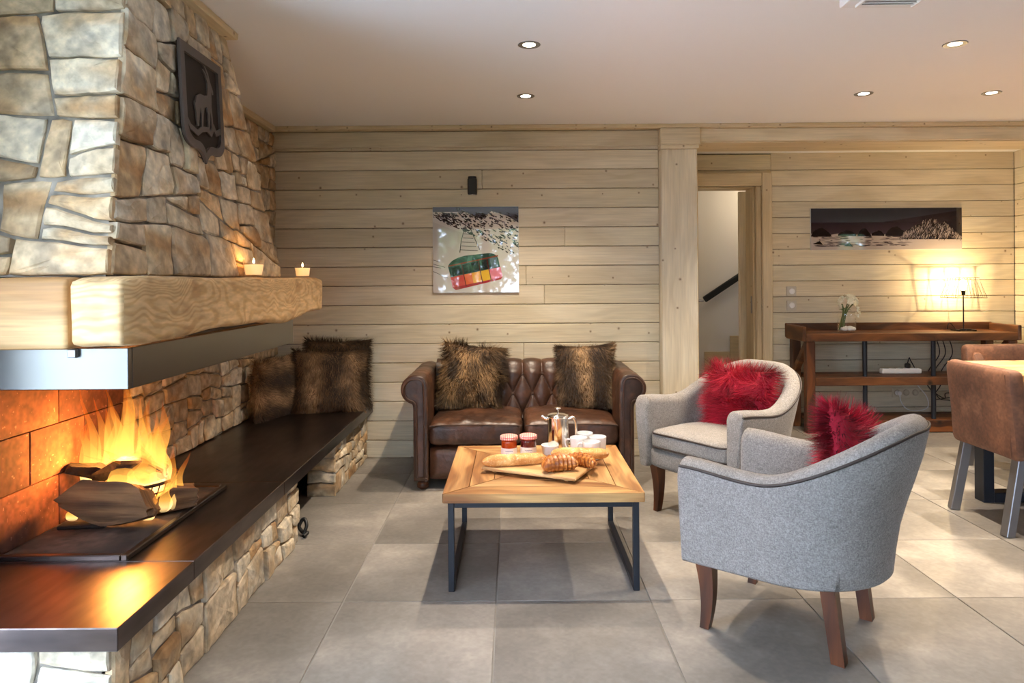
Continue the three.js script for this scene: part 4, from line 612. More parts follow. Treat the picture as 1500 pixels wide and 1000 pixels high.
frameless('picture', 'square glossy photo panel of a colourful cable car over snowy rocks', cable, -0.567, 0.040, 1.165, 1.772, BACK);
const pano = canvasTexture(1400, 384, (g, w, h) => {
  const r = rng(402); g.fillStyle = '#2a2226'; g.fillRect(0, 0, w, h); g.fillStyle = '#332a30'; g.fillRect(0, 0, w, 120);
  for (let y = 0; y < 260; y++) { const t = y / 260; g.fillStyle = `rgb(${30 + 42 * t},${24 + 36 * t},${28 + 40 * t})`; g.fillRect(0, y, w, 1); }
  g.fillStyle = '#b9aca3'; g.beginPath(); g.moveTo(0, 250); for (let x = 0; x <= w; x += 20) g.lineTo(x, 238 + 14 * n2(x / 140, 2, 7)); g.lineTo(w, h); g.lineTo(0, h); g.closePath(); g.fill();
  const peak = (x0, x1, base, top, s, rough) => { g.fillStyle = '#231d20'; const P = []; for (let x = x0; x <= x1; x += 6) { const t = (x - x0) / (x1 - x0), e = Math.sin(Math.PI * t) ** 0.8; P.push([x, base - (base - top) * e * (0.72 + 0.5 * Math.abs(n2(x / 50, s, 11))) + rough * n2(x / 11, s, 13)]); } g.beginPath(); g.moveTo(x0, base + 10); for (const p of P) g.lineTo(...p); g.lineTo(x1, base + 14); g.closePath(); g.fill(); return P; };
  peak(0, 190, 250, 165, 1, 5); peak(250, 420, 245, 200, 2, 4); peak(430, 560, 250, 196, 3, 4); peak(560, 680, 245, 205, 4, 4); peak(690, 900, 250, 175, 5, 5); const P = peak(820, 1400, 280, 92, 6, 7); peak(1150, 1460, 260, 84, 8, 7);
  for (let k = 0; k < 900; k++) { const x = 830 + r() * 570, i = Math.min(P.length - 1, Math.floor((x - 820) / 6)), y0 = P[i][1], y = y0 + r() * (275 - y0), l = 6 + r() * 30; g.strokeStyle = r() < 0.55 ? '#a3968f' : r() < 0.5 ? '#75696a' : '#1c1719'; g.lineWidth = 1 + r() * 3.5; g.beginPath(); g.moveTo(x, y); g.lineTo(x - l * 0.5 + r() * 6, y + l); g.stroke(); }
  for (let k = 0; k < 120; k++) { const x = r() * 850, y = 262 + r() * 90, l = 20 + r() * 90; g.fillStyle = r() < 0.5 ? '#4a4144' : '#8a7f7b'; g.beginPath(); g.moveTo(x, y); g.quadraticCurveTo(x + l / 2, y - 8 - r() * 8, x + l, y + 2); g.quadraticCurveTo(x + l / 2, y + 6, x, y); g.fill(); }
  g.fillStyle = '#231d20'; for (const [x, y] of [[20, 330], [300, 350]]) { g.beginPath(); g.moveTo(x, y); g.lineTo(x + 60, y - 30); g.lineTo(x + 90, y + 6); g.closePath(); g.fill(); }
});
frameless('picture', 'wide glossy panorama panel of jagged mountains above the console', pano, 2.56, 3.86, 1.492, 1.85, ALC);
{ // small black wall spotlight
  const s = thing('wall_spotlight', 'small black wall spotlight above the cable car picture', 'spotlight', [-0.283, 1.909, -BACK]);
  mesh('body', cbox(0.064, 0.112, 0.06, 0.006, 'y'), M.blackPlastic, s, [0, 0, 0.05]); mesh('bracket', cbox(0.03, 0.05, 0.022, 0.003), M.blackPlastic, s, [0, 0.02, 0.011]); mesh('cap', softBox(0.058, 0.02, 0.054, 0.008, 4), M.black, s, [0, 0.062, 0.05]); mesh('lens', at(new THREE.CylinderGeometry(0.02, 0.02, 0.003, 16), 0, -0.057, 0.05), M.chrome, s);
}
// ───────── shield with an ibex, on the side of the hood ─────────
{
  const sh = thing('ibex_shield', 'dark metal shield plaque with a cut-out ibex on the chimney hood', 'plaque');
  const nrm = new THREE.Vector3().crossVectors(V(-1.2, HY0, 3.58).sub(V(-1.2, HY0, 2.05)), V(-1.25, HY1, 2.25).sub(V(-1.2, HY0, 2.05))).normalize();
  const up = new THREE.Vector3(0, 1, 0).addScaledVector(nrm, -nrm.y).normalize(), rt = new THREE.Vector3().crossVectors(up, nrm).normalize();
  sh.setRotationFromMatrix(new THREE.Matrix4().makeBasis(rt, up, nrm)); sh.position.copy(V(-1.2 - 0.05 * (1.92 - HY0) / (HY1 - HY0), 1.92, 2.665)).addScaledVector(nrm, 0.036);
  const outline = (k, s = new THREE.Shape()) => { const w = 0.173 * k, t = 0.205 * k, y = (v) => v * k; s.moveTo(-w, t); s.lineTo(w, t); s.lineTo(w, y(-0.10)); s.bezierCurveTo(w, y(-0.15), w * 0.75, y(-0.175), w * 0.5, y(-0.17)); s.quadraticCurveTo(w * 0.15, y(-0.168), 0, y(-0.215)); s.quadraticCurveTo(-w * 0.15, y(-0.168), -w * 0.5, y(-0.17)); s.bezierCurveTo(-w * 0.75, y(-0.175), -w, y(-0.15), -w, y(-0.10)); s.closePath(); return s; };
  const frameM = std({ color: tint(0.13, 0.112, 0.105), roughness: 0.55, metalness: 0.5 }), backM = std({ color: tint(0.018, 0.012, 0.010), roughness: 0.7, metalness: 0.2 });
  mesh('backplate', new THREE.ExtrudeGeometry(outline(0.98), { depth: 0.006, bevelEnabled: false }), backM, sh);
  const ring = outline(1); ring.holes.push(outline(0.83, new THREE.Path())); mesh('frame', new THREE.ExtrudeGeometry(ring, { depth: 0.008, bevelEnabled: true, bevelSize: 0.002, bevelThickness: 0.002, bevelSegments: 1 }), frameM, sh, [0, 0, 0.007]);
  const poly = (pts) => { const s = new THREE.Shape(); pts.forEach(([x, y], i) => i ? s.lineTo(x, y) : s.moveTo(x, y)); s.closePath(); return new THREE.ExtrudeGeometry(s, { depth: 0.006, bevelEnabled: false }); };
  mesh('ridge', poly([[-0.147, -0.058], [-0.115, -0.088], [-0.06, -0.1], [-0.02, -0.078], [0.03, -0.07], [0.055, -0.082], [0.085, -0.045], [0.105, -0.07], [0.147, -0.052], [0.147, -0.075], [0.105, -0.092], [0.085, -0.072], [0.06, -0.103], [0.02, -0.09], [-0.02, -0.1], [-0.06, -0.122], [-0.12, -0.108], [-0.147, -0.08]]), frameM, sh, [0, 0, 0.008]);
  const ibex = [[-0.055, -0.082], [-0.042, -0.082], [-0.03, -0.03], [-0.02, -0.005], [-0.012, -0.03], [-0.02, -0.085], [-0.008, -0.085], [0.003, -0.03], [0.014, 0.0], [0.035, 0.008], [0.045, -0.02], [0.038, -0.078], [0.049, -0.078], [0.06, -0.02], [0.062, 0.0], [0.07, -0.03], [0.075, -0.075], [0.086, -0.075], [0.083, -0.02], [0.078, 0.02], [0.082, 0.055], [0.08, 0.078], [0.09, 0.07], [0.1, 0.072], [0.1, 0.085], [0.082, 0.108], [0.072, 0.122], [0.062, 0.145], [0.04, 0.163], [0.018, 0.168], [0.035, 0.158], [0.052, 0.136], [0.056, 0.118], [0.04, 0.14], [0.018, 0.15], [0.008, 0.148], [0.032, 0.135], [0.05, 0.108], [0.05, 0.08], [0.042, 0.055], [0.02, 0.048], [-0.02, 0.045], [-0.05, 0.03], [-0.062, 0.0], [-0.072, 0.005], [-0.066, -0.012], [-0.06, -0.03]];
  mesh('ibex', poly(ibex), frameM, sh, [-0.005, 0.0, 0.008]);
}
// ───────── candles ─────────
for (const [x, d, l, s] of [[-1.122, 3.01, 'lit candle in a clear glass tumbler close to the chimney hood', 1.0], [-1.132, 3.74, 'lit candle in a clear glass tumbler at the far end of the mantel', 0.97]]) {
  const c = thing('candle', l, 'candle', [x, 1.2745, -d], 0, 'glass candles on the mantel'); c.scale.setScalar(s);
  mesh('glass', lathe([[0, 0], [0.034, 0], [0.036, 0.003], [0.046, 0.075], [0.0445, 0.075], [0.0345, 0.008], [0, 0.008]], 32), M.glass, c);
  mesh('wax', lathe([[0, 0.009], [0.0335, 0.009], [0.0405, 0.052], [0.036, 0.053], [0, 0.052]], 28), phys({ color: tint(0.9, 0.78, 0.58), roughness: 0.5, transmission: 0.3, thickness: 0, emissive: new THREE.Color(1, 0.64, 0.32), emissiveIntensity: 0.55 }), c);
  mesh('wick', new THREE.CylinderGeometry(0.0008, 0.0008, 0.008, 6), M.blackPlastic, c, [0, 0.056, 0]);
  mesh('flame', lathe([[0, 0], [0.003, 0.002], [0.0048, 0.007], [0.0035, 0.015], [0, 0.024]], 14), std({ color: 0, emissive: new THREE.Color(1, 0.72, 0.3), emissiveIntensity: 22 }), c, [0, 0.058, 0]);
  const pl = new THREE.PointLight(new THREE.Color(1, 0.5, 0.16), LIGHT.candle, 0, 2); pl.position.set(0, 0.067, 0); pl.castShadow = true; pl.shadow.radius = 0.25; c.add(pl);
}
// ───────── fire ─────────
{
  T.log = texture(512, 512, (u, v) => { const a = fbm(u, v, 3, 26, 4, 361), b = fbm(u, v, 5, 5, 4, 367), q = mix3([142, 102, 64], [84, 56, 34], clamp((a - 0.3) * 2)), k = 0.75 + b * 0.45; return [q[0] * k, q[1] * k, q[2] * k]; });
  T.char = texture(256, 256, (u, v) => { const a = fbm(u, v, 9, 9, 4, 371), q = mix3([20, 14, 11], [70, 50, 38], clamp((a - 0.4) * 2.4)); return q; });
  const logM = std({ map: T.log, roughness: 0.85, bumpMap: T.grainBump, bumpScale: 0.006 }), bark = std({ map: T.char, color: tint(2, 1.6, 1.3), roughness: 0.95, bumpMap: T.stoneBump, bumpScale: 0.012 }), charM = std({ map: T.char, roughness: 0.95, bumpMap: T.stoneBump, bumpScale: 0.01 });
  function split(pts, depth, seed) { const s = new THREE.Shape(); pts.forEach(([x, y], i) => i ? s.lineTo(x, y) : s.moveTo(x, y)); s.closePath(); const g = new THREE.ExtrudeGeometry(s, { depth, bevelEnabled: true, bevelSize: 0.006, bevelThickness: 0.008, bevelSegments: 2, steps: 5 }); const p = g.attributes.position; for (let i = 0; i < p.count; i++) { const x = p.getX(i), y = p.getY(i), z = p.getZ(i); p.setXYZ(i, x + 0.006 * n3(x * 20, y * 20, z * 20, seed), y + 0.007 * n3(x * 18 + 5, y * 18, z * 18, seed + 1) + 0.003 * n2(x * 60, z * 40, seed), z + 0.009 * n2(x * 14, y * 22, seed + 2)); } g.deleteAttribute('normal'); return uvm(toCreasedNormals(g, 0.6), 'x', 1.5); }
  const mk = (label, geo, mat, x, y, d, rot) => { const t = thing('firewood_log', label, 'log', [x, y, -d], 0, undefined); t.rotation.set(...rot); mesh('wood', geo, mat, t); return t; };
  // a split log along x: lo and hi give its lower and upper outline at stations from -1 to 1
  function splitLog(L, D, lo, hi, seed) {
    const at2 = (a, t) => { const q = clamp(t) * (a.length - 1), i = Math.min(a.length - 2, Math.floor(q)); return lerp(a[i], a[i + 1], q - i); };
    const g = softBox(L, 1, D, 0.001, [34, 12, 8], (p) => {
      const t = p.x / L + 0.5, y = lerp(at2(lo, t), at2(hi, t), p.y + 0.5), z = p.z * (1 - 0.75 * (0.5 - p.y) * 0.6);
      const gr = 0.004 * n2(p.x * 6, y * 70, seed) + 0.006 * n2(p.x * 16, y * 16, seed + 3) + 0.012 * n2(p.x * 5, y * 9, seed + 5), e = Math.abs(p.x) > L / 2 - 0.004 ? 0.014 * n2(y * 60, z * 30, seed + 7) : 0;
      p.set(p.x + e, y + 0.004 * n3(p.x * 20, z * 30, y * 20, seed), z + (p.z > 0 ? gr : -gr));
    });
    g.deleteAttribute('normal'); return uvm(toCreasedNormals(g, 0.55), 'x', 1.6, seed);
  }
  mk('large split log with pale cut face lying in front of the fire', splitLog(0.32, 0.1, [0.07, 0.05, 0.03, 0.01, 0, 0.002, 0.012, 0.022, 0.036], [0.082, 0.118, 0.15, 0.148, 0.146, 0.146, 0.143, 0.125, 0.06], 3), logM, -1.432, 0.407, 2.42, [-0.35, 0.1, -0.02]);
  mk('short split log burning at the right rim of the fire basket', splitLog(0.15, 0.11, [0, 0, 0.005], [0.05, 0.09, 0.075], 7), logM, -1.275, 0.405, 2.6, [-0.1, 0.5, 0.08]);
  mk('charred log glowing in the heart of the fire basket', splitLog(0.24, 0.1, [0.03, 0, 0, 0.02], [0.06, 0.105, 0.1, 0.05], 11), charM, -1.43, 0.50, 2.60, [0, 0.2, 0.02]);
  mk('thin charred log poking out at the fireback', splitLog(0.17, 0.06, [0, 0, 0], [0.03, 0.05, 0.04], 13), charM, -1.55, 0.535, 2.56, [0, 0.4, -0.35]);
  mk('flat kindling strip under the large log', cbox(0.16, 0.012, 0.05, 0.003), bark, -1.51, 0.405, 2.44, [0, 0.1, 0]);
  const bk = thing('fire_basket', 'round iron wire fire basket holding the burning logs', 'basket', [-1.43, 0.402, -2.62]);
  const wires = [], RB2 = 0.155; for (const [y, r2] of [[0.012, 0.075], [0.045, 0.115], [0.08, 0.14], [0.115, RB2]]) wires.push(at(new THREE.TorusGeometry(r2, y > 0.1 ? 0.006 : 0.003, 6, 48), 0, y, 0, Math.PI / 2)); for (let k = 0; k < 36; k++) { const a = k / 36 * 6.283, c = Math.cos(a), s = Math.sin(a); wires.push(tube([[0.075 * c, 0.008, 0.075 * s], [0.115 * c, 0.045, 0.115 * s], [0.14 * c, 0.08, 0.14 * s], [RB2 * c, 0.115, RB2 * s]], 0.0025, 8, 5)); }
  mesh('wire_bowl', merge(wires), std({ color: tint(0.05, 0.02, 0.012), roughness: 0.6, metalness: 0.6 }), bk); mesh('foot_ring', at(new THREE.TorusGeometry(0.07, 0.005, 6, 32), 0, 0.006, 0, Math.PI / 2), M.black, bk);
  const em = thing('embers', 'glowing embers inside the fire basket', 'embers', [-1.43, 0.43, -2.62]); const r = rng(91), eg = []; for (let k = 0; k < 26; k++) { const a = r() * 6.28, q = Math.sqrt(r()) * 0.085; eg.push(at(new THREE.IcosahedronGeometry(0.012 + r() * 0.014, 1), q * Math.cos(a), 0.012 + r() * 0.03, q * Math.sin(a), r() * 3, r() * 3)); } const emb = mesh('coals', merge(eg), std({ color: tint(0.1, 0.03, 0.02), roughness: 0.9, emissive: new THREE.Color(1, 0.2, 0.03), emissiveIntensity: 2.5 }), em); em.userData.kind = 'stuff';
  // flames: tongues of glowing gas, white-yellow at the root and orange towards the tip
  const fire = thing('fire', 'tall yellow and orange flames rising from the logs', 'flames', [-1.43, 0.5, -2.62]);
  function tongue(x, y, z, h, w, seed, bend, hot) {
    const NU = 10, NV = 34, rr = rng(seed), p1 = rr() * 6, p2 = rr() * 6, p3 = rr() * 6, g = surface(NU, NV, (u, v) => { const a = u * 6.2832, prof = Math.pow(v + 0.01, 0.4) * Math.pow(1 - v, 1.25) * 1.9 * (1 + 0.22 * Math.sin(v * 11 + p3) * v) + 0.0004, R = w * prof, sway = bend * v * v + w * (0.3 * Math.sin(v * 8 + p1) * v + 0.5 * Math.sin(v * 3.6 + p2) * v); return [x + sway + R * Math.cos(a), y + h * v, z + 0.6 * w * Math.sin(v * 5 + p3) * v + R * 0.5 * Math.sin(a)]; }, true);
    const p = g.attributes.position, col = new Float32Array(p.count * 4); for (let i = 0; i < p.count; i++) { const v = clamp((p.getY(i) - y) / h), t = clamp(v * (1.3 - hot * 0.45)); const c = t < 0.3 ? mix3([3.6, 2.6, 1.1], [2.8, 1.35, 0.22], t / 0.3) : mix3([2.8, 1.35, 0.22], [1.15, 0.2, 0.01], clamp((t - 0.3) / 0.55)); col.set([c[0], c[1], c[2], (0.13 + hot * 0.36) * (1 - 0.8 * v) * (0.3 + 0.7 * sstep(0, 0.18, v))], i * 4); }
    g.setAttribute('color', new THREE.BufferAttribute(col, 4)); return g;
  }
  M.flame = new THREE.MeshBasicMaterial({ color: 0xffffff, vertexColors: true, transparent: true, opacity: 1, side: THREE.DoubleSide, depthWrite: false });
  const tg = [], fr = rng(77); // x offset, root height, depth offset, height, width, seed, bend, heat
  for (let k = 0; k < 17; k++) { const x = -0.15 + 0.26 * (k / 16) + (fr() - 0.5) * 0.02, e = 1 - Math.abs(x + 0.03) / 0.2; tg.push([x, -0.02 + 0.02 * fr(), (fr() - 0.5) * 0.1, 0.2 + 0.15 * e * (0.5 + fr()) + 0.07 * fr(), 0.028 + 0.026 * fr(), 20 + k, (fr() - 0.5) * 0.06, clamp(0.3 + 0.8 * e * fr() + 0.2)]); }
  for (let k = 0; k < 7; k++) tg.push([-0.1 + 0.03 * k, -0.03, 0.02 + 0.05 * fr(), 0.13 + 0.06 * fr(), 0.06 + 0.02 * fr(), 50 + k, 0, 1]);
  tg.push([-0.15, 0.0, 0, 0.37, 0.026, 71, -0.035, 0.35], [-0.09, 0.0, 0, 0.38, 0.036, 72, -0.01, 0.5], [0.155, -0.09, 0.04, 0.25, 0.03, 73, 0.0, 0.6], [0.17, -0.07, 0.0, 0.19, 0.022, 74, 0.02, 0.4], [0.135, -0.09, 0.06, 0.14, 0.04, 75, 0.02, 0.9], [0.11, -0.1, 0.12, 0.1, 0.04, 76, 0.03, 1], [0.07, -0.085, 0.12, 0.1, 0.026, 77, -0.02, 0.8], [0.04, -0.075, 0.12, 0.11, 0.022, 78, -0.02, 0.6], [-0.14, -0.09, 0.1, 0.12, 0.02, 79, -0.03, 0.5], [-0.16, -0.1, 0.12, 0.07, 0.03, 80, 0.02, 0.6]);
  for (const a of tg) mesh('flame', tongue(...a), M.flame, fire).castShadow = false;
  for (const [x, y, z, k] of [[-0.02, 0.12, 0.02, 0.6], [0.05, 0.02, 0.03, 0.4]]) { const pl = new THREE.PointLight(new THREE.Color(1, 0.36, 0.07), LIGHT.fire * k, 0, 2); pl.position.set(x, y, z); pl.castShadow = true; pl.shadow.radius = 2.5; fire.add(pl); }
}
// ───────── things on the coffee table ─────────
const TT = 0.4005;
{
  const bd = thing('serving_board', 'light wooden serving board set askew on the coffee table', 'board', [0.1135, TT, -3.125], -0.44);
  mesh('plank', cbox(0.446, 0.015, 0.286, 0.004), M.board, bd, [0, 0.0185, 0]); for (const s of [-1, 1]) mesh('foot', cbox(0.02, 0.0105, 0.24, 0.002, 'z'), M.board, bd, [s * 0.17, 0.0055, 0]);
  T.crust = texture(512, 512, (u, v) => { const a = fbm(u, v, 8, 8, 4, 381), b = fbm(u, v, 50, 50, 2, 383); let q = mix3([196, 132, 66], [232, 188, 120], clamp((a - 0.3) * 2.2)); q = mix3(q, [242, 222, 186], clamp((b - 0.62) * 5) * 0.6); return q; });
  T.crust2 = texture(512, 512, (u, v) => { const a = fbm(u, v, 6, 30, 4, 387), b = fbm(u, v, 10, 10, 3, 389); return mix3(mix3([142, 76, 28], [222, 150, 70], clamp((a - 0.3) * 2.3)), [104, 50, 20], clamp((b - 0.6) * 4) * 0.5); });
  for (const k of ['crust', 'crust2']) T[k].repeat.set(4, 4);
  const crust = std({ map: T.crust, roughness: 0.7, bumpMap: T.stoneBump, bumpScale: 0.003 }), pastry = phys({ map: T.crust2, roughness: 0.4, clearcoat: 0.2, bumpMap: T.grainBump, bumpScale: 0.002 });
  function loaf(L, R, seed) { return uvm(surface(28, 48, (u, v) => { const t = v * 2 - 1, a = u * 6.2832, w = R * Math.pow(Math.max(0, 1 - Math.pow(Math.abs(t), 4.5)), 0.5), cut = Math.pow(Math.max(0, Math.sin(v * 17 + Math.sin(a) * 1.3)), 6) * (Math.sin(a) > 0.45 ? 1 : 0); const k = 1 + 0.09 * n3(Math.cos(a) * 2, t * 4, Math.sin(a) * 2, seed) - 0.1 * cut; return [t * L / 2, Math.max(-0.62 * R, Math.sin(a) * w * 0.8 * k), Math.cos(a) * w * k]; }, true), 'x', 1); }
  for (const [l, x, d, y, turn, L, R] of [['golden half baguette along the back edge of the serving board', 0.0, 3.118, 0, 0.22, 0.3, 0.034], ['golden half baguette overhanging the board end by the mugs', 0.302, 3.222, 0, -0.05, 0.27, 0.034]]) { const b = thing('baguette', l, 'bread', [x, TT + 0.0265 + 0.62 * R, -d], turn, 'baguettes on the board'); mesh('loaf', loaf(L, R, Math.round(L * 100)), crust, b); }
  function croissant(R, seed) { const N = 90; return uvm(surface(20, N, (u, v) => { const t = v * 2 - 1, a = u * 6.2832, seg = (v * 9) % 1, env = Math.pow(Math.max(0, 1 - t * t), 0.62), w = R * env * (0.8 + 0.26 * Math.pow(seg, 0.6)) + 0.001, th = t * 1.15; const cx = 0.085 * Math.sin(th) * 1.05, cz = 0.085 * (1 - Math.cos(th)) * 0.9; const k = 1 + 0.05 * n3(Math.cos(a) * 3, v * 14, Math.sin(a) * 3, seed), rx = Math.cos(a) * w * k; return [cx + rx * Math.sin(th) * -0.3, Math.max(-0.7 * R, Math.sin(a) * w * k * 0.9), cz + rx]; }, true), 'x', 1); }
  for (const [l, x, d, turn, R] of [['flaky croissant at the front of the serving board', 0.185, 3.025, 0.35, 0.044], ['smaller croissant behind the front one near the board corner', 0.302, 3.1, -0.6, 0.034]]) { const c = thing('croissant', l, 'croissant', [x, TT + 0.0265 + 0.7 * R, -d], turn, 'croissants on the board'); mesh('pastry', croissant(R, Math.round(R * 1000)), pastry, c); }
  // jam jars
  const lid = canvasTexture(256, 256, (g) => { g.fillStyle = '#f3dcc8'; g.fillRect(0, 0, 256, 256); g.fillStyle = 'rgba(190,60,70,0.55)'; for (let k = 0; k < 8; k++) { g.fillRect(k * 32, 0, 16, 256); g.fillRect(0, k * 32, 256, 16); } }); lid.wrapS = lid.wrapT = THREE.RepeatWrapping; lid.repeat.set(14, 14);
  const paper = canvasTexture(512, 128, (g) => { g.fillStyle = '#ece6e2'; g.fillRect(0, 0, 512, 128); g.strokeStyle = '#6d7390'; const r = rng(55); for (const [y, a, lw] of [[38, 9, 4], [86, 16, 6]]) { g.lineWidth = lw; g.beginPath(); g.moveTo(170, y); for (let x = 172; x < 350; x += 4) g.lineTo(x, y + Math.sin(x * 0.42 + r() * 1.6) * a * (0.5 + r() * 0.6)); g.stroke(); } });
  const lidM = std({ map: lid, roughness: 0.45 }), paperM = std({ map: paper, roughness: 0.8 });
  for (const [l, x, d, c] of [['jam jar of orange red marmalade with gingham lid', -0.026, 3.325, [0.42, 0.05, 0.006]], ['jam jar of dark plum jam with gingham lid', 0.066, 3.34, [0.09, 0.008, 0.012]]]) {
    const j = thing('jam_jar', l, 'jar', [x, TT, -d]); mesh('jar', lathe([[0, 0], [0.034, 0], [0.0385, 0.005], [0.039, 0.04], [0.039, 0.082], [0.036, 0.092], [0, 0.092]], 12), phys({ color: tint(...c), roughness: 0.08, clearcoat: 1, clearcoatRoughness: 0.03 }), j);
    mesh('label', at(new THREE.CylinderGeometry(0.0396, 0.0396, 0.046, 32, 1, true, -1.35, 2.7), 0, 0.034, 0), paperM, j); mesh('lid', uvm(lathe([[0, 0.112], [0.038, 0.112], [0.0425, 0.109], [0.043, 0.096], [0.041, 0.093], [0, 0.093]], 32), 'x'), lidM, j);
  }
  const rk = thing('ramekin', 'small white ramekin beside the dark jam jar', 'bowl', [0.174, TT, -3.41]); mesh('bowl', lathe([[0, 0], [0.034, 0], [0.036, 0.003], [0.044, 0.044], [0.0425, 0.046], [0.041, 0.044], [0.033, 0.008], [0, 0.007]], 32), M.china, rk);
  // cafetiere
  const cf = thing('coffee_pot', 'polished steel cafetiere with knob lid and side handle', 'coffee pot', [0.217, TT, -3.47], 0);
  mesh('body', lathe([[0, 0], [0.052, 0], [0.054, 0.004], [0.053, 0.1], [0.052, 0.168], [0.0545, 0.17], [0.0545, 0.174], [0.05, 0.175], [0, 0.174]], 40), M.chrome, cf); mesh('lid', lathe([[0.052, 0.1755], [0.0535, 0.181], [0.03, 0.188], [0.008, 0.19], [0, 0.19]], 32), M.chrome, cf);
  mesh('knob', lathe([[0, 0.19], [0.005, 0.19], [0.005, 0.205], [0.016, 0.209], [0.017, 0.214], [0.01, 0.217], [0, 0.218]], 24), M.chrome, cf);
  mesh('handle', tube([[0.052, 0.16, 0], [0.075, 0.167, 0], [0.086, 0.15, 0], [0.086, 0.06, 0], [0.075, 0.036, 0], [0.052, 0.04, 0]], 0.007, 36, 8), M.chrome, cf); mesh('spout', softBox(0.036, 0.02, 0.024, 0.008, 4, (p) => { if (p.x < 0) { p.y += 0.008; p.z *= 0.5; } }), M.chrome, cf, [-0.064, 0.163, 0]);
  // mugs
  const bodyG = lathe([[0, 0], [0.036, 0], [0.04, 0.004], [0.043, 0.08], [0.0425, 0.083], [0.040, 0.083], [0.0375, 0.01], [0, 0.008]], 36), hg = tube([[0.039, 0.068, 0], [0.058, 0.068, 0], [0.068, 0.055, 0], [0.064, 0.032, 0], [0.052, 0.021, 0], [0.039, 0.022, 0]], 0.0048, 30, 8);
  for (const [l, x, d, turn] of [['white mug of the cluster nearest the croissants', 0.366, 3.315, 2.75], ['white mug of the cluster next to the steel cafetiere', 0.314, 3.405, 2.8], ['white mug of the cluster at the table edge by the armchair', 0.408, 3.42, 0.9], ['white mug of the cluster at the back, towards the sofa', 0.352, 3.505, 1.8]]) { const m = thing('mug', l, 'mug', [x, TT, -d], turn, 'white mugs on the coffee table'); mesh('cup', bodyG, M.china, m); mesh('handle', hg, M.china, m); }
}
// ceiling vent and the cable end beside the plinth
{
  const v = thing('ceiling_vent', 'white louvred ceiling vent box', 'vent', [1.318, CEIL, -2.4]); mesh('housing', cbox(0.256, 0.1, 0.256, 0.003), M.white, v, [0, -0.05, 0]);
  for (let k = 0; k < 9; k++) mesh('louvre', cbox(0.19, 0.003, 0.016, 0.001), M.white, v, [0.02, -0.104, -0.085 + k * 0.021], [0.5, 0, 0]); for (const s of [-1, 1]) mesh('louvre_frame', cbox(0.01, 0.01, 0.2, 0.001), M.white, v, [0.02 + s * 0.1, -0.105, 0]);
  const p = thing('cable_end', 'black cable end lying on the tiles beside the stone plinth', 'cable'); mesh('wire', tube([V(-1.04, 0.012, 3.42), V(-1.03, 0.05, 3.44), V(-1.05, 0.075, 3.46), V(-1.07, 0.04, 3.45), V(-1.045, 0.012, 3.44), V(-1.02, 0.02, 3.42), V(-1.03, 0.012, 3.39)], 0.009, 40, 8), M.blackPlastic, p);
}
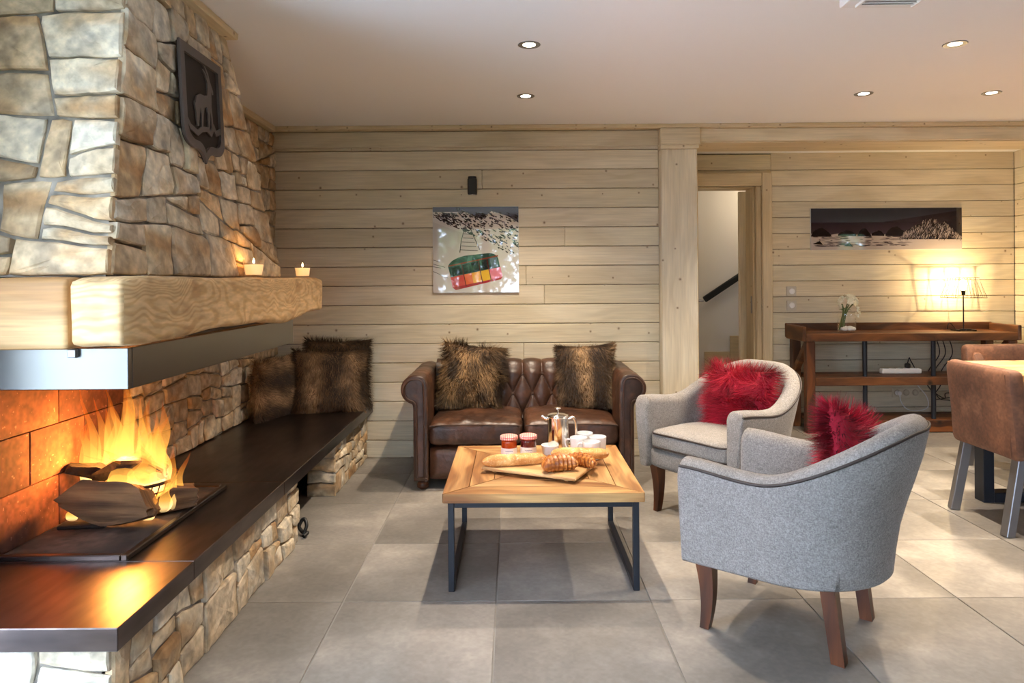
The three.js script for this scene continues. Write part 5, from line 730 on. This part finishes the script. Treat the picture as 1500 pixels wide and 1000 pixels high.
// garden outside the glazed doors
{
  const gr = struct('ground', 'garden ground outside', new THREE.BoxGeometry(60, 0.1, 30), std({ color: tint(0.16, 0.18, 0.1), roughness: 0.95 }), [2, -0.12, 1.86 + 15.0]);
  const lg = new THREE.BufferGeometry(); lg.setAttribute('position', new THREE.Float32BufferAttribute([-0.35, 0, 0, 0.35, 0, 0, 0, 1, 0.1, 0, -0.8, 0.1], 3)); lg.setIndex([0, 1, 2, 1, 0, 3]); lg.computeVertexNormals();
  const lm = std({ color: tint(0.10, 0.17, 0.06), roughness: 0.6, side: THREE.DoubleSide }), r = rng(500);
  for (const [x, z, R, h, l] of [[-1.2, 7.0, 1.6, 2.5, 'leafy garden tree outside the left glazed door'], [1.6, 8.5, 1.6, 2.8, 'leafy garden tree outside the middle glazed door'], [9.8, 9, 1.8, 3, 'leafy garden tree outside the far right glazed door']]) {
    const t = thing('garden_tree', l, 'tree', [x, -0.07, z]); mesh('trunk', at(new THREE.CylinderGeometry(0.1, 0.15, h, 12), 0, h / 2, 0), M.walnut, t);
    const N = 4200, im = new THREE.InstancedMesh(lg, lm, N), m = new THREE.Matrix4(), q = new THREE.Quaternion(), e = new THREE.Euler(); for (let i = 0; i < N; i++) { const a = r() * 6.28, b = Math.acos(1 - 2 * r()), k = R * Math.cbrt(r()); q.setFromEuler(e.set(r() * 6, r() * 6, r() * 6)); const s = 0.08 + r() * 0.08; m.compose(new THREE.Vector3(k * Math.sin(b) * Math.cos(a), h + k * Math.cos(b) * 0.8 - 0.4, k * Math.sin(b) * Math.sin(a)), q, new THREE.Vector3(s, s, s)); im.setMatrixAt(i, m); } im.name = 'foliage'; im.userData = { kind: 'stuff' }; t.add(im);
  }
}

// ───────── lamps ─────────
const spotColor = new THREE.Color(...LIGHT.spotColor);
function downlight(x, d, seen, label) {
  const t = thing('downlight', label, 'downlight', [x, CEIL, -d], 0, 'recessed ceiling downlights');
  mesh('bezel', lathe([[0.03, -0.001], [0.048, -0.004], [0.052, -0.002], [0.052, 0.004], [0.03, 0.004], [0.03, -0.001]], 28), M.legSteel, t);
  mesh('lens', at(new THREE.CylinderGeometry(0.029, 0.029, 0.004, 24), 0, 0.0005, 0), std({ color: 0xffffff, emissive: new THREE.Color(1, 0.86, 0.66), emissiveIntensity: 14 }), t);
  const s = new THREE.SpotLight(spotColor, LIGHT.spot, 0, 0.98, 1.0, 2); s.position.set(0, -0.012, 0); s.target.position.set(0, -2, 0); s.castShadow = true; s.shadow.radius = 1.2; t.add(s); t.add(s.target);
}
for (const [x, d, l] of [[0.08, 3.19, 'round steel downlight in the ceiling above the coffee table'], [0.08, 4.08, 'round steel downlight in the ceiling above the leather sofa'], [2.05, 3.22, 'round steel downlight in the ceiling above the nearer grey armchair'], [2.06, 4.08, 'round steel downlight in the ceiling near the doorway'], [2.81, 4.08, 'round steel downlight in the ceiling above the dining table end'], [2.81, 3.22, 'round steel downlight out over the dining table'], [4.4, 4.08, 'round steel downlight out over the far dining table end']]) downlight(x, d, true, l);

renderer.render(scene, camera);
